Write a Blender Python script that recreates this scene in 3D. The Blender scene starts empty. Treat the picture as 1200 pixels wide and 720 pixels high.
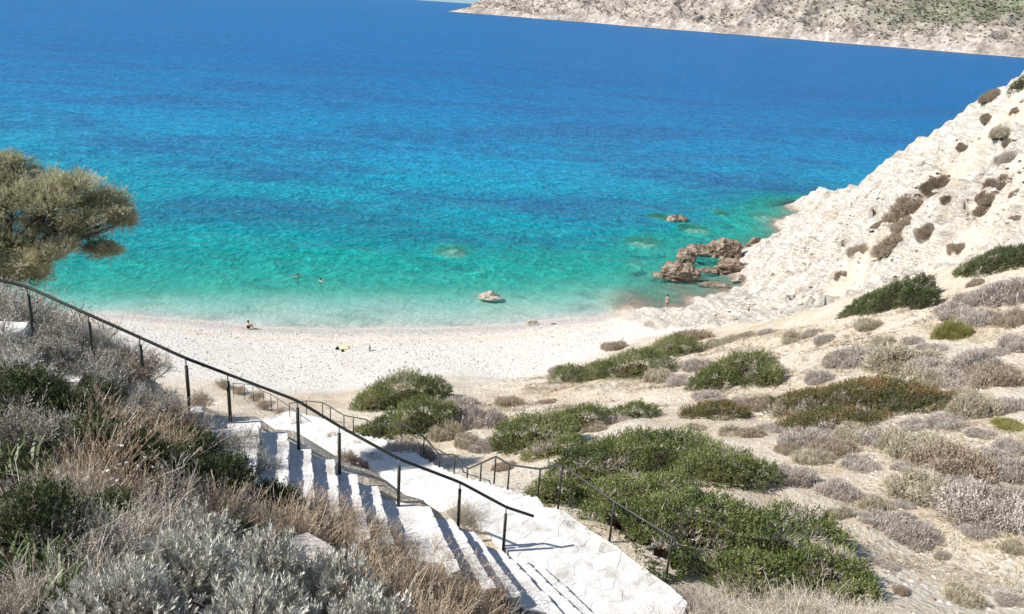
import bpy, bmesh, math, random
import numpy as np
from mathutils import Vector, Matrix

random.seed(7)
RNG = np.random.default_rng(11)
SC = bpy.context.scene
C = SC.collection
PI = math.pi

# ------------------------------------------------------------------ camera
CAMZ = 32.0
PITCH = math.radians(20.5)
ROLL = math.radians(3.9)
FPX = 942.0                                    # focal length in pixels of a 1200 px wide picture
Fv = np.array([0, math.cos(PITCH), -math.sin(PITCH)])
R0 = np.array([1.0, 0, 0])
U0 = np.array([0, math.sin(PITCH), math.cos(PITCH)])
Rv = math.cos(ROLL) * R0 + math.sin(ROLL) * U0
Uv = -math.sin(ROLL) * R0 + math.cos(ROLL) * U0
EYE = np.array([0, 0, CAMZ])
cd = bpy.data.cameras.new('camera')
cam = bpy.data.objects.new('camera', cd)
C.objects.link(cam)
cd.sensor_width = 36.0
cd.lens = 36.0 * FPX / 1200.0
cd.clip_start = 0.1
cd.clip_end = 80000
M = Matrix.Identity(4)
for i in range(3):
    M[i][0] = Rv[i]; M[i][1] = Uv[i]; M[i][2] = -Fv[i]; M[i][3] = EYE[i]
cam.matrix_world = M
SC.camera = cam

# ------------------------------------------------------------------ light
SUN_EL = math.radians(41)
TRAVEL_AZ = math.radians(12)                   # light travels towards +x, a little towards +y
trav = Vector((math.cos(SUN_EL) * math.cos(TRAVEL_AZ), math.cos(SUN_EL) * math.sin(TRAVEL_AZ), -math.sin(SUN_EL)))
W = bpy.data.worlds.new('World')
SC.world = W
W.use_nodes = True
wn = W.node_tree.nodes
bg = wn['Background']
sky = wn.new('ShaderNodeTexSky')
sky.sky_type = 'NISHITA'
sky.sun_disc = False
sky.sun_elevation = SUN_EL
to_sun = -trav
sky.sun_rotation = math.atan2(to_sun.x, to_sun.y)
sky.altitude = 30
sky.air_density = 1.0
sky.dust_density = 0.35
sky.ozone_density = 1.0
tcs = wn.new('ShaderNodeTexCoord'); spx = wn.new('ShaderNodeSeparateXYZ'); cbx = wn.new('ShaderNodeCombineXYZ')
mxz = wn.new('ShaderNodeMath'); mxz.operation = 'MAXIMUM'; mxz.inputs[1].default_value = 0.12
W.node_tree.links.new(tcs.outputs['Generated'], spx.inputs[0])
for i_ in (0, 1): W.node_tree.links.new(spx.outputs[i_], cbx.inputs[i_])
W.node_tree.links.new(spx.outputs[2], mxz.inputs[0]); W.node_tree.links.new(mxz.outputs[0], cbx.inputs[2])
W.node_tree.links.new(cbx.outputs[0], sky.inputs[0])
W.node_tree.links.new(sky.outputs[0], bg.inputs[0])
bg.inputs[1].default_value = 0.095
sl = bpy.data.lights.new('sun', 'SUN')
sl.energy = 5.0
sl.angle = math.radians(0.53)
sl.color = (1.0, 0.955, 0.885)
so = bpy.data.objects.new('sun', sl)
C.objects.link(so)
so.rotation_euler = trav.to_track_quat('-Z', 'Y').to_euler()
so.location = (-40, -10, 80)
SC.view_settings.view_transform = 'Standard'
SC.view_settings.look = 'None'
SC.view_settings.exposure = 0.42
SC.view_settings.gamma = 1.0
try:
    SC.cycles.max_bounces = 6
    SC.cycles.diffuse_bounces = 2
    SC.cycles.glossy_bounces = 2
    SC.cycles.transmission_bounces = 2
    SC.cycles.transparent_max_bounces = 6
except Exception:
    pass

# ------------------------------------------------------------------ geometry helpers
def ray(px, py):
    return Fv + (px - 600) / FPX * Rv + (360 - py) / FPX * Uv
def atd(px, py, d):                            # point at depth d along the view ray of a photo pixel
    return EYE + d * ray(px, py)
def atz(px, py, z):                            # point at height z along that ray
    r = ray(px, py)
    return EYE + r * ((z - CAMZ) / r[2])
def depth_of(p):
    return float(np.dot(np.asarray(p) - EYE, Fv))

def hash2(ix, iy, s):
    h = (ix.astype(np.int64) * 374761393 + iy.astype(np.int64) * 668265263 + s * 974634777) & 0x7fffffff
    h = ((h ^ (h >> 13)) * 1274126177) & 0x7fffffff
    h = h ^ (h >> 16)
    return (h & 0xffff) / 65535.0
def vnoise(x, y, s=0):
    ix = np.floor(x); iy = np.floor(y)
    fx = x - ix; fy = y - iy
    fx = fx * fx * (3 - 2 * fx); fy = fy * fy * (3 - 2 * fy)
    a = hash2(ix, iy, s); b = hash2(ix + 1, iy, s); c = hash2(ix, iy + 1, s); d = hash2(ix + 1, iy + 1, s)
    return (a + (b - a) * fx) * (1 - fy) + (c + (d - c) * fx) * fy
def fbm(x, y, o=4, s=0):
    t = 0; a = 0.5; n = 0
    for i in range(o):
        t = t + a * vnoise(x, y, s + i * 17); n += a
        x = x * 2.03 + 3.1; y = y * 2.03 + 7.7; a *= 0.5
    return t / n
def ridged(x, y, o=4, s=0):
    t = 0; a = 0.5; n = 0
    for i in range(o):
        t = t + a * (1 - np.abs(2 * vnoise(x, y, s + i * 13) - 1)); n += a
        x = x * 2.1 + 1.7; y = y * 2.1 + 4.1; a *= 0.5
    return t / n
def sstep(a, b, x):
    t = np.clip((x - a) / (b - a), 0, 1)
    return t * t * (3 - 2 * t)
def nrm(v):
    return v / np.maximum(np.linalg.norm(v, axis=-1, keepdims=True), 1e-9)

class Geo:                                     # collects faces, then links them as ONE mesh object
    def __init__(self): self.V = []; self.F = []; self.n = 0
    def add(self, V, F, mi=0, tint=None, smooth=False):
        V = np.asarray(V, dtype=np.float32).reshape(-1, 3); F = np.asarray(F, dtype=np.int64)
        if len(F) == 0: return
        if tint is None: tint = np.full(len(F), 0.5)
        tint = np.broadcast_to(np.asarray(tint, dtype=np.float32), (len(F),))
        self.V.append(V); self.F.append((F + self.n, mi, tint, smooth)); self.n += len(V)
    def mesh(self, name, mats):
        me = bpy.data.meshes.new(name)
        V = np.concatenate(self.V)
        me.vertices.add(len(V)); me.vertices.foreach_set('co', V.ravel())
        loops = np.concatenate([f.ravel() for f, m, t, s in self.F]).astype(np.int32)
        sizes = np.concatenate([np.full(len(f), f.shape[1]) for f, m, t, s in self.F])
        starts = np.concatenate([[0], np.cumsum(sizes)[:-1]]).astype(np.int32)
        me.loops.add(len(loops)); me.loops.foreach_set('vertex_index', loops)
        me.polygons.add(len(sizes)); me.polygons.foreach_set('loop_start', starts)
        me.polygons.foreach_set('material_index', np.concatenate([np.full(len(f), m) for f, m, t, s in self.F]).astype(np.int32))
        me.polygons.foreach_set('use_smooth', np.concatenate([np.full(len(f), s) for f, m, t, s in self.F]))
        at = me.attributes.new('tint', 'FLOAT', 'FACE')
        at.data.foreach_set('value', np.concatenate([t for f, m, t, s in self.F]).astype(np.float32))
        for m in mats: me.materials.append(m)
        me.update(calc_edges=True)
        me.validate()
        return me
    def build(self, name, mats, parent=None):
        if not isinstance(mats, (list, tuple)): mats = [mats]
        o = bpy.data.objects.new(name, self.mesh(name, mats))
        C.objects.link(o)
        if parent: o.parent = parent
        return o

def tag(o, label=None, cat=None, group=None, kind=None):
    if label: o['label'] = label
    if cat: o['category'] = cat
    if group: o['group'] = group
    if kind: o['kind'] = kind
    return o
def thing(name, label, cat, loc=(0, 0, 0), rz=0, group=None):
    o = bpy.data.objects.new(name, None); C.objects.link(o)
    o.empty_display_size = 0.1
    o.location = tuple(float(v) for v in loc); o.rotation_euler = (0, 0, rz)
    return tag(o, label, cat, group)
def link(name, me, parent=None, loc=None, rz=0, sc=None):
    o = bpy.data.objects.new(name, me); C.objects.link(o)
    if parent: o.parent = parent
    if loc is not None: o.location = tuple(float(v) for v in loc)
    o.rotation_euler = (0, 0, rz)
    if sc is not None: o.scale = (sc, sc, sc) if np.isscalar(sc) else tuple(sc)
    return o

def tube(path, rad, n=8, cap=True):
    path = np.asarray(path, float); k = len(path)
    rad = np.broadcast_to(np.asarray(rad, float), (k,))
    t = np.gradient(path, axis=0); t = nrm(t)
    ref = np.array([0.0, 0, 1.0])
    if abs(t[0][2]) > 0.9: ref = np.array([1.0, 0, 0])
    V = []
    for i in range(k):
        a = nrm(np.cross(ref, t[i])); b = np.cross(t[i], a)
        an = np.arange(n) * 2 * PI / n
        V.append(path[i] + rad[i] * (np.cos(an)[:, None] * a + np.sin(an)[:, None] * b))
    V = np.concatenate(V); F = []
    for i in range(k - 1):
        for j in range(n):
            F.append([i * n + j, i * n + (j + 1) % n, (i + 1) * n + (j + 1) % n, (i + 1) * n + j])
    if cap:
        V = np.vstack([V, path[:1], path[-1:]])
        for j in range(n):
            F.append([len(V) - 2, (j + 1) % n, j, j])
            F.append([len(V) - 1, (k - 1) * n + j, (k - 1) * n + (j + 1) % n, (k - 1) * n + (j + 1) % n])
        Q = np.array(F[:(k - 1) * n]); T = np.array(F[(k - 1) * n:])[:, :3]
        return V, Q, T
    return V, np.array(F), None
def add_tube(g, path, rad, n=8, mi=0, tint=None):
    V, Q, T = tube(path, rad, n)
    base = g.n
    g.add(V, Q, mi, tint, True)
    F = T + base - g.n                          # caps use the vertices just added
    g.F.append((T + base, mi, np.full(len(T), 0.5 if tint is None else float(np.mean(tint))), False))
def prism(poly, z0, z1, bev=0.0):
    poly = np.asarray(poly, float); n = len(poly)
    c = poly.mean(0)
    z1 = np.broadcast_to(np.asarray(z1, float), (n,)); z0 = np.broadcast_to(np.asarray(z0, float), (n,))
    if bev > 0:
        ins = c + (poly - c) * (1 - bev / np.maximum(np.linalg.norm(poly - c, axis=1, keepdims=True), bev * 2))
        V = np.vstack([np.c_[poly, z0], np.c_[poly, z1 - bev], np.c_[ins, z1], [[c[0], c[1], z1.mean()]]])
    else:
        V = np.vstack([np.c_[poly, z0], np.c_[poly, z1], np.c_[poly, z1], [[c[0], c[1], z1.mean()]]])
    Q = []; T = []
    for i in range(n):
        j = (i + 1) % n
        Q.append([i, j, n + j, n + i])
        if bev > 0: Q.append([n + i, n + j, 2 * n + j, 2 * n + i])
        T.append([2 * n + i, 2 * n + j, 3 * n])
    return V, np.array(Q), np.array(T)
def add_prism(g, poly, z0, z1, bev=0.0, mi=0, tint=0.5):
    V, Q, T = prism(poly, z0, z1, bev)
    base = g.n
    g.add(V, Q, mi, tint)
    g.F.append((T + base, mi, np.full(len(T), tint), False))

# ------------------------------------------------------------------ materials
class NT:
    def __init__(self, name):
        self.m = bpy.data.materials.new(name); self.m.use_nodes = True
        self.t = self.m.node_tree; self.t.nodes.clear()
        self.out = self.t.nodes.new('ShaderNodeOutputMaterial')
    def n(self, typ, **kw):
        nd = self.t.nodes.new('ShaderNode' + typ)
        for k, v in kw.items(): setattr(nd, k, v)
        return nd
    def l(self, a, b): self.t.links.new(a, b)
    def val(self, sock, v):
        if hasattr(v, 'is_linked') or isinstance(v, bpy.types.NodeSocket): self.l(v, sock)
        else: sock.default_value = v
    def math(self, op, a, b=0.0, c=None, clamp=False):
        nd = self.n('Math', operation=op); nd.use_clamp = clamp
        self.val(nd.inputs[0], a); self.val(nd.inputs[1], b)
        if c is not None: self.val(nd.inputs[2], c)
        return nd.outputs[0]
    def ramp(self, fac, stops, interp='LINEAR'):
        nd = self.n('ValToRGB'); cr = nd.color_ramp; cr.interpolation = interp
        while len(cr.elements) < len(stops): cr.elements.new(0.5)
        for e, (p, c) in zip(cr.elements, stops):
            e.position = p; e.color = (*c, 1) if len(c) == 3 else c
        self.val(nd.inputs[0], fac)
        return nd.outputs[0]
    def noise(self, vec, scale, detail=4, rough=0.55, dist=0.0):
        nd = self.n('TexNoise'); nd.inputs['Scale'].default_value = scale
        nd.inputs['Detail'].default_value = detail; nd.inputs['Roughness'].default_value = rough
        nd.inputs['Distortion'].default_value = dist
        if vec is not None: self.l(vec, nd.inputs['Vector'])
        return nd.outputs[0]
    def voro(self, vec, scale, feat='F1', out='Distance', rnd=1.0):
        nd = self.n('TexVoronoi', feature=feat); nd.inputs['Scale'].default_value = scale
        nd.inputs['Randomness'].default_value = rnd
        if vec is not None: self.l(vec, nd.inputs['Vector'])
        return nd.outputs[out]
    def mixc(self, fac, a, b, blend='MIX'):
        nd = self.n('Mix', data_type='RGBA', blend_type=blend)
        self.val(nd.inputs[0], fac)
        for s, v in ((nd.inputs[6], a), (nd.inputs[7], b)):
            if isinstance(v, tuple): s.default_value = (*v, 1)
            else: self.l(v, s)
        return nd.outputs[2]
    def attr(self, name, out='Fac'):
        nd = self.n('Attribute'); nd.attribute_name = name
        return nd.outputs[out]
    def pos(self):
        return self.n('NewGeometry').outputs['Position']
    def objco(self):
        return self.n('TexCoord').outputs['Object']
    def mapv(self, vec, scale):
        nd = self.n('Mapping'); nd.inputs['Scale'].default_value = scale; self.l(vec, nd.inputs['Vector'])
        return nd.outputs[0]
    def bump(self, h, strength, dist, nrm_in=None):
        nd = self.n('Bump'); nd.inputs['Strength'].default_value = strength; nd.inputs['Distance'].default_value = dist
        self.l(h, nd.inputs['Height'])
        if nrm_in is not None: self.l(nrm_in, nd.inputs['Normal'])
        return nd.outputs[0]
    def principled(self, col, rough=0.9, nrm_in=None, spec=0.2, metal=0.0):
        nd = self.n('BsdfPrincipled')
        self.val(nd.inputs['Base Color'], (*col, 1) if isinstance(col, tuple) else col)
        self.val(nd.inputs['Roughness'], rough)
        nd.inputs['Specular IOR Level'].default_value = spec
        nd.inputs['Metallic'].default_value = metal
        if nrm_in is not None: self.l(nrm_in, nd.inputs['Normal'])
        return nd.outputs[0]
    def done(self, sh):
        self.l(sh, self.out.inputs[0]); return self.m

def leaf_mat(name, stops, transl=0.22, rough=0.6, spec=0.25):
    t = NT(name)
    col = t.ramp(t.attr('tint'), stops)
    b = t.principled(col, rough, None, spec)
    tr = t.n('BsdfTranslucent'); t.l(col, tr.inputs[0])
    mx = t.n('MixShader'); mx.inputs[0].default_value = transl
    t.l(b, mx.inputs[1]); t.l(tr.outputs[0], mx.inputs[2])
    return t.done(mx.outputs[0])
def stone_mat(name, stops, scale=2.0, bump=0.6, bdist=0.05, fine=18, rough=0.9, world=False):
    t = NT(name)
    p = t.pos() if world else t.objco()
    n1 = t.noise(p, scale, 6, 0.62)
    n2 = t.noise(p, fine, 5, 0.6)
    f = t.math('ADD', t.math('MULTIPLY', n1, 0.75), t.math('MULTIPLY', n2, 0.25))
    f = t.math('ADD', f, t.math('MULTIPLY', t.math('SUBTRACT', t.attr('tint'), 0.5), 0.25))
    col = t.ramp(f, stops)
    b = t.bump(t.math('ADD', n1, t.math('MULTIPLY', n2, 0.35)), bump, bdist)
    return t.done(t.principled(col, rough, b, 0.15))

# ------------------------------------------------------------------ terrain control points
CP = []                                        # x, y, z
def cz(px, py, z): CP.append(atz(px, py, z))
def cdp(px, py, d, dz=0.0):
    p = atd(px, py, d); CP.append(p + np.array([0, 0, dz]))
def cw(x, y, z): CP.append(np.array([x, y, z], float))
# foreground bank (plants rise about 0.4 m above it)
for a in ((0, 720, 4.6), (150, 720, 4.9), (300, 720, 5.6), (450, 720, 8.0), (600, 720, 12.6), (0, 600, 6.6), (150, 600, 8), (300, 620, 9.6),
          (400, 650, 10.8), (500, 670, 12.8), (0, 480, 10), (150, 510, 11.5), (250, 530, 13.6), (350, 600, 13.2), (60, 420, 14.6), (0, 395, 15.5)):
    cdp(*a, dz=-0.45)
cw(-3, -2, 30.2); cw(0, 0, 29.9); cw(3, 0, 29.0); cw(6, 3, 26.5); cw(8, 8, 23.6); cw(5, 10, 23.4); cw(14, 6, 23.8); cw(-20, -10, 32.5)
cw(0, -15, 32); cw(20, -10, 27); cw(30, 0, 25); cw(-30, 5, 30); cw(-18, 12, 26.8); cw(-25, 22, 21.5); cw(45, 10, 24)
# platform and its surroundings
for a in ((600, 610, 20.4), (700, 660, 20.4), (760, 700, 20.4), (690, 718, 20.4), (850, 690, 20.3), (950, 715, 20.4)):
    cz(*a)
# right hillside
for a in ((1200, 720, 17), (1200, 600, 22), (1200, 460, 32), (1200, 380, 41), (1200, 330, 46), (1100, 700, 18), (1100, 560, 24), (1100, 460, 33),
          (1100, 400, 41), (1100, 340, 50), (1000, 645, 20.6), (1000, 560, 25), (1000, 480, 33), (1000, 400, 46), (1000, 360, 58), (900, 560, 25.5),
          (900, 480, 36), (900, 420, 50), (900, 380, 66), (800, 560, 25.5), (800, 500, 34), (800, 450, 46), (800, 412, 62), (720, 600, 21.5), (830, 640, 19.2),
          (700, 520, 32), (700, 480, 42), (700, 440, 55), (600, 520, 34), (600, 470, 50), (500, 500, 40), (500, 450, 58)):
    cdp(*a)
cw(60, 30, 22); cw(70, 50, 23); cw(100, 30, 25)
# edge of the beach and the beach
for a in ((640, 438, 3.6), (600, 445, 3.6), (700, 412, 3.4), (480, 436, 3.0), (400, 470, 4.6), (400, 450, 3.2), (300, 442, 3.0),
          (300, 415, 1.7), (420, 415, 1.6), (550, 415, 1.6), (650, 400, 1.5), (200, 415, 2.5), (150, 392, 1.6), (740, 390, 1.8)):
    cz(*a)
# waterline and seabed
WL = [(-200, 345), (0, 360), (120, 368), (200, 374), (300, 383), (400, 386), (500, 385), (600, 380), (700, 370), (780, 360), (830, 349), (862, 335)]
for a in WL: cz(a[0], a[1], 0.0)
for px in (-100, 60, 200, 330, 460, 590, 700):
    o_ = 0 if px < 620 else -8
    cz(px, 361 + o_, -0.32); cz(px, 348 + o_, -0.62); cz(px, 338 + o_, -1.5); cz(px, 318 + o_, -2.3)
for a in ((740, 347, -.3), (800, 342, -.35), (830, 337, -.3), (770, 330, -.8), (830, 322, -.7), (860, 308, -.5), (720, 335, -1.1)): cz(*a)
for x in (-60, -40, -20, 0, 12):
    cw(x, 120, -3.3); cw(x, 150, -5.5); cw(x, 200, -9.5); cw(x, 280, -15)
cw(60, 200, -9.5); cw(100, 280, -15); cw(120, 200, -7); cw(30, 135, -3.2); cw(22, 118, -1.7); cw(24, 150, -5); cw(45, 165, -5)
# left bank behind the stair
for a in ((-80, 372, 19.3), (0, 386, 19.2), (60, 402, 19.1), (110, 424, 19.0), (160, 447, 19.0), (215, 480, 19.3), (0, 425, 22), (60, 445, 22), (120, 472, 22), (190, 500, 23), (250, 520, 22), (0, 400, 26), (-80, 372, 26), (170, 462, 30), (215, 470, 38), (275, 470, 49), (330, 505, 42), (420, 540, 32), (480, 575, 26), (540, 600, 21)):
    cdp(*a, dz=-0.2)
cw(-40, 40, 9); cw(-22, 32, 13); cw(-28, 45, 6); cw(-60, 40, 10); cw(-60, 60, 4); cw(-40, 62, 3); cw(-60, 75, 1.4); cw(-30, 50, 4.6); cw(-80, 20, 24)
# white cliff
for a in ((780, 387, 80), (930, 370, 69), (1050, 332, 58), (1200, 287, 50), (850, 375, 80), (920, 345, 80), (1000, 300, 76), (1100, 260, 70), (1200, 200, 66),
          (930, 310, 94), (1000, 250, 96), (1100, 190, 88), (1200, 140, 78), (960, 262, 125), (1040, 205, 108)):
    cdp(*a)
for a in ((1200, 92, 88), (1150, 119, 92), (1100, 151, 97), (1060, 181, 104), (1000, 214, 118), (975, 233, 135)):
    cdp(*a)
    p = atd(*a); cw(p[0] + 3, p[1] + 12, p[2] * 0.62)
for a in ((880, 292, 0.4), (920, 270, 0.3), (955, 250, 0.3), (860, 318, 0.3), (872, 305, .5)):
    cz(*a)
cw(60, 130, 4); cw(80, 130, 6); cw(100, 100, 24); cw(75, 75, 27); cw(110, 130, 2); cw(120, 60, 28); cw(70, 150, -1); cw(110, 165, -4)
CP = np.array(CP)

def rbf_fit(P, c=2.0, smooth=0.15):
    n = len(P)
    D = np.sqrt(((P[:, None, :2] - P[None, :, :2]) ** 2).sum(-1) + c * c)
    A = np.zeros((n + 3, n + 3)); A[:n, :n] = -D + np.eye(n) * smooth
    Q = np.c_[np.ones(n), P[:, :2]]; A[:n, n:] = Q; A[n:, :n] = Q.T
    b = np.r_[P[:, 2], 0, 0, 0]
    return np.linalg.lstsq(A, b, rcond=None)[0]
RW = rbf_fit(CP)
def rbf_eval(x, y, c=2.0):
    sh = x.shape; x = x.ravel(); y = y.ravel(); n = len(CP)
    out = RW[n] + RW[n + 1] * x + RW[n + 2] * y
    for i in range(n):
        out = out - RW[i] * np.sqrt((x - CP[i, 0]) ** 2 + (y - CP[i, 1]) ** 2 + c * c)
    return out.reshape(sh)

# ------------------------------------------------------------------ stair, platform and path layout
PLAT_Z = 20.5
# nose of each step at the railing side: photo x, y, tread height before the nose, heading of the edge
NOSES = [(306, 492, 23.40, 15), (338, 507, 23.10, 16), (364, 525, 22.85, 17), (392, 539, 22.60, 17), (418, 556, 22.35, 18), (443, 570, 22.10, 19),
         (503, 594, 21.80, 23), (532, 609, 21.50, 26), (557, 624, 21.20, 29), (588, 643, 20.90, 34), (612, 653, 20.77, 36), (634, 662, 20.64, 37)]
NP = []
for px, py, z, th in NOSES:
    p = atz(px, py, z)
    NP.append((p, z, math.radians(th)))
STAIR_W = 2.0
PLAT_PX = [(536, 578), (575, 582), (612, 590), (660, 598), (690, 620), (722, 640), (752, 664), (784, 686), (806, 706), (800, 722), (760, 735), (690, 732), (640, 700), (600, 650), (560, 612)]
PLAT = np.array([atz(a, b, PLAT_Z)[:2] for a, b in PLAT_PX])
# right-hand railing foot of the lower path: photo x, y, height
RPATH = [(656, 597, 20.45), (613, 590, 19.3), (580, 576, 17.9), (533, 563, 16.3), (486, 537, 14.9), (471, 521, 13.8), (430, 517, 12.6), (403, 507, 11.6), (378, 493, 10.5), (359, 489, 9.8), (338, 484, 9.2)]
RP = np.array([atz(*a) for a in RPATH])
def resample(P, step):
    s = np.r_[0, np.cumsum(np.linalg.norm(np.diff(P, axis=0), axis=1))]
    k = max(2, int(round(s[-1] / step)) + 1)
    u = np.linspace(0, s[-1], k)
    return np.stack([np.interp(u, s, P[:, i]) for i in range(P.shape[1])], 1)
def smooth_line(P, it=2):
    P = np.asarray(P, float)
    for _ in range(it):
        Q = [P[0]]
        for i in range(len(P) - 1):
            Q += [0.75 * P[i] + 0.25 * P[i + 1], 0.25 * P[i] + 0.75 * P[i + 1]]
        P = np.array(Q + [P[-1]])
    return P
PATH_W = 1.9
RS = resample(smooth_line(RP), 0.55)
tt = np.gradient(RS[:, :2], axis=0); tt = nrm(tt)
LN = np.stack([-tt[:, 1], tt[:, 0]], 1)        # to the left of the direction of walk
for _ in range(6): LN = nrm(np.vstack([LN[:1], (LN[:-2] + LN[1:-1] + LN[2:]) / 3, LN[-1:]]))
FLAT = []                                      # x, y, z, radius that the ground is levelled to
for i in range(len(NP)):
    p, z, th = NP[i]
    q, _, th2 = NP[i - 1] if i else (p - np.array([1.9, 0.35, 0]), z, th)
    for f in (0.15, 0.5, 0.85):
        b = q * (1 - f) + p * f
        for u in np.linspace(0.0, STAIR_W, 5):
            FLAT.append((b[0] + u * math.sin(th), b[1] - u * math.cos(th), min(z - 0.28, PLAT_Z - .16) if i > 7 else z - .28, 0.3))
def inside(poly, x, y):
    n = len(poly); r = np.zeros(x.shape, bool); j = n - 1
    for i in range(n):
        xi, yi = poly[i]; xj, yj = poly[j]
        c = ((yi > y) != (yj > y)) & (x < (xj - xi) * (y - yi) / (yj - yi + 1e-12) + xi)
        r ^= c; j = i
    return r
gx, gy = np.meshgrid(np.arange(PLAT[:, 0].min(), PLAT[:, 0].max(), 0.35), np.arange(PLAT[:, 1].min(), PLAT[:, 1].max(), 0.35))
k = inside(PLAT, gx, gy)
for a, b in zip(gx[k], gy[k]): FLAT.append((a, b, PLAT_Z - 0.14, 0.3))
for i in range(len(RS)):
    for u in (-.2, 0.4, 1.0, 1.6, 2.0):
        if not inside(PLAT, np.array([RS[i, 0] + LN[i, 0] * u]), np.array([RS[i, 1] + LN[i, 1] * u]))[0]:
            FLAT.append((RS[i, 0] + LN[i, 0] * u, RS[i, 1] + LN[i, 1] * u, RS[i, 2] - 0.32, 0.35))
# upper path at the left: a white slab landing behind the plants
UP = [atz(40, 392, 25.0), atz(-60, 372, 25.4), atz(110, 420, 24.6), atz(168, 447, 24.25), atz(221, 474, 23.9), atz(270, 491, 23.45)]
UPL = np.array([UP[1], UP[0], UP[2], UP[3], UP[4], UP[5]])
for p in resample(UPL, 0.4):
    for u in (0.2, 0.8, 1.4, 1.9): FLAT.append((p[0] + 0.22 * u, p[1] - u, p[2] - 0.25, 0.3))
FLAT = np.array(FLAT)

def axis(segs):
    out = []
    for a, b, s in segs: out.append(np.arange(a, b, s))
    return np.concatenate(out)
XS = axis([(-140, -60, 4), (-60, -24, 1.2), (-24, 70, 0.42), (70, 100, 1.0), (100, 200.1, 5)])
YS = axis([(-60, -4, 3), (-4, 150, 0.42), (150, 170, 1.0), (170, 300.1, 6)])
GX, GY = np.meshgrid(XS, YS)
BASE = rbf_eval(GX, GY)
HZ = BASE.copy()
def Z(x, y):
    x = np.asarray(x, float); y = np.asarray(y, float)
    i = np.clip(np.searchsorted(XS, x) - 1, 0, len(XS) - 2); j = np.clip(np.searchsorted(YS, y) - 1, 0, len(YS) - 2)
    fx = np.clip((x - XS[i]) / (XS[i + 1] - XS[i]), 0, 1); fy = np.clip((y - YS[j]) / (YS[j + 1] - YS[j]), 0, 1)
    return (HZ[j, i] * (1 - fx) + HZ[j, i + 1] * fx) * (1 - fy) + (HZ[j + 1, i] * (1 - fx) + HZ[j + 1, i + 1] * fx) * fy
def ground(px, py, d0=2.5, dmax=190):          # where the view ray of a photo pixel meets the ground
    r = ray(px, py)
    d = d0; prev = d0
    while d < dmax:
        p = EYE + r * d
        if p[2] < Z(p[0], p[1]):
            lo, hi = prev, d
            for _ in range(18):
                m = 0.5 * (lo + hi); p = EYE + r * m
                if p[2] < Z(p[0], p[1]): hi = m
                else: lo = m
            p = EYE + r * hi
            return np.array([p[0], p[1], float(Z(p[0], p[1]))])
        prev = d; d *= 1.012
    return EYE + r * dmax

# foot line of the white cliff, world x -> y
foot = np.array([atd(770, 389, 81), atd(800, 384, 79), atd(860, 377, 75), atd(930, 366, 69), atd(1000, 350, 63), atd(1060, 333, 58), atd(1110, 312, 55), atd(1200, 283, 50)])
foot = foot[np.argsort(foot[:, 0])]
YF = np.interp(GX, np.r_[foot[:, 0], 80, 120], np.r_[foot[:, 1], 36, 30])
n1 = fbm(GX * 0.11, GY * 0.11, 4, 5)
rock = sstep(-1.5, 1.5, GY - YF + (n1 - 0.5) * 9) * sstep(11.5, 15.5, GX + (n1 - .5) * 5) * sstep(-3.0, 0.2, BASE + 0.2)
beach = (1 - rock) * sstep(3.9, 3.1, BASE + (n1 - 0.5) * 1.4) * sstep(35, 50, GY)
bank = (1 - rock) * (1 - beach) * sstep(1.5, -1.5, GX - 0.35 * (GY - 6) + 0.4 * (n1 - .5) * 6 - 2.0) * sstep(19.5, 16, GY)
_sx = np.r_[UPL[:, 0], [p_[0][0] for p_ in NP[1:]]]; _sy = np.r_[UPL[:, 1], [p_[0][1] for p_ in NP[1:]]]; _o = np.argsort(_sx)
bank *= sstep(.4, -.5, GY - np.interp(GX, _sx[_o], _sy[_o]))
HZ = BASE.copy()
PITS = [(ground(a, b), r) for a, b, r in ((1142, 160, .95), (1152, 192, .7), (981, 340, .85), (1128, 215, .6), (1180, 205, .6), (975, 322, .7), (1030, 240, .5), (1000, 262, .6), (1112, 262, .6), (935, 330, .5), (900, 335, .55), (1085, 190, .5))]
GUL = [ground(a, b) for a, b in ((980, 328), (1008, 300), (1040, 277), (1072, 246), (1100, 212), (1118, 190), (1128, 168))]
GUL2 = [ground(a, b) for a, b in ((1120, 285), (1150, 250), (1170, 222), (1192, 200))]
HZ += (1 - rock) * (1 - beach) * ((fbm(GX * 0.35, GY * 0.35, 5, 9) - 0.5) * 0.9) * sstep(-1, 3, BASE)
HZ += beach * (fbm(GX * 0.25, GY * 0.25, 4, 21) - 0.5) * 0.22 * sstep(-0.1, 0.9, BASE)
rr = ridged(GX * 0.13 + 0.05 * GY, GY * 0.10, 5, 3)
r2 = ridged(GX * 0.42, GY * 0.38 + 0.2 * GX, 4, 33)
r3 = fbm(GX * 1.1, GY * 1.1, 3, 77)
amp = rock * sstep(-1.0, 1.8, BASE)
HZ += amp * ((rr - 0.62) * 3.8 + (r2 - 0.6) * 1.25 + (r3 - .5) * 0.9)
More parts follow.
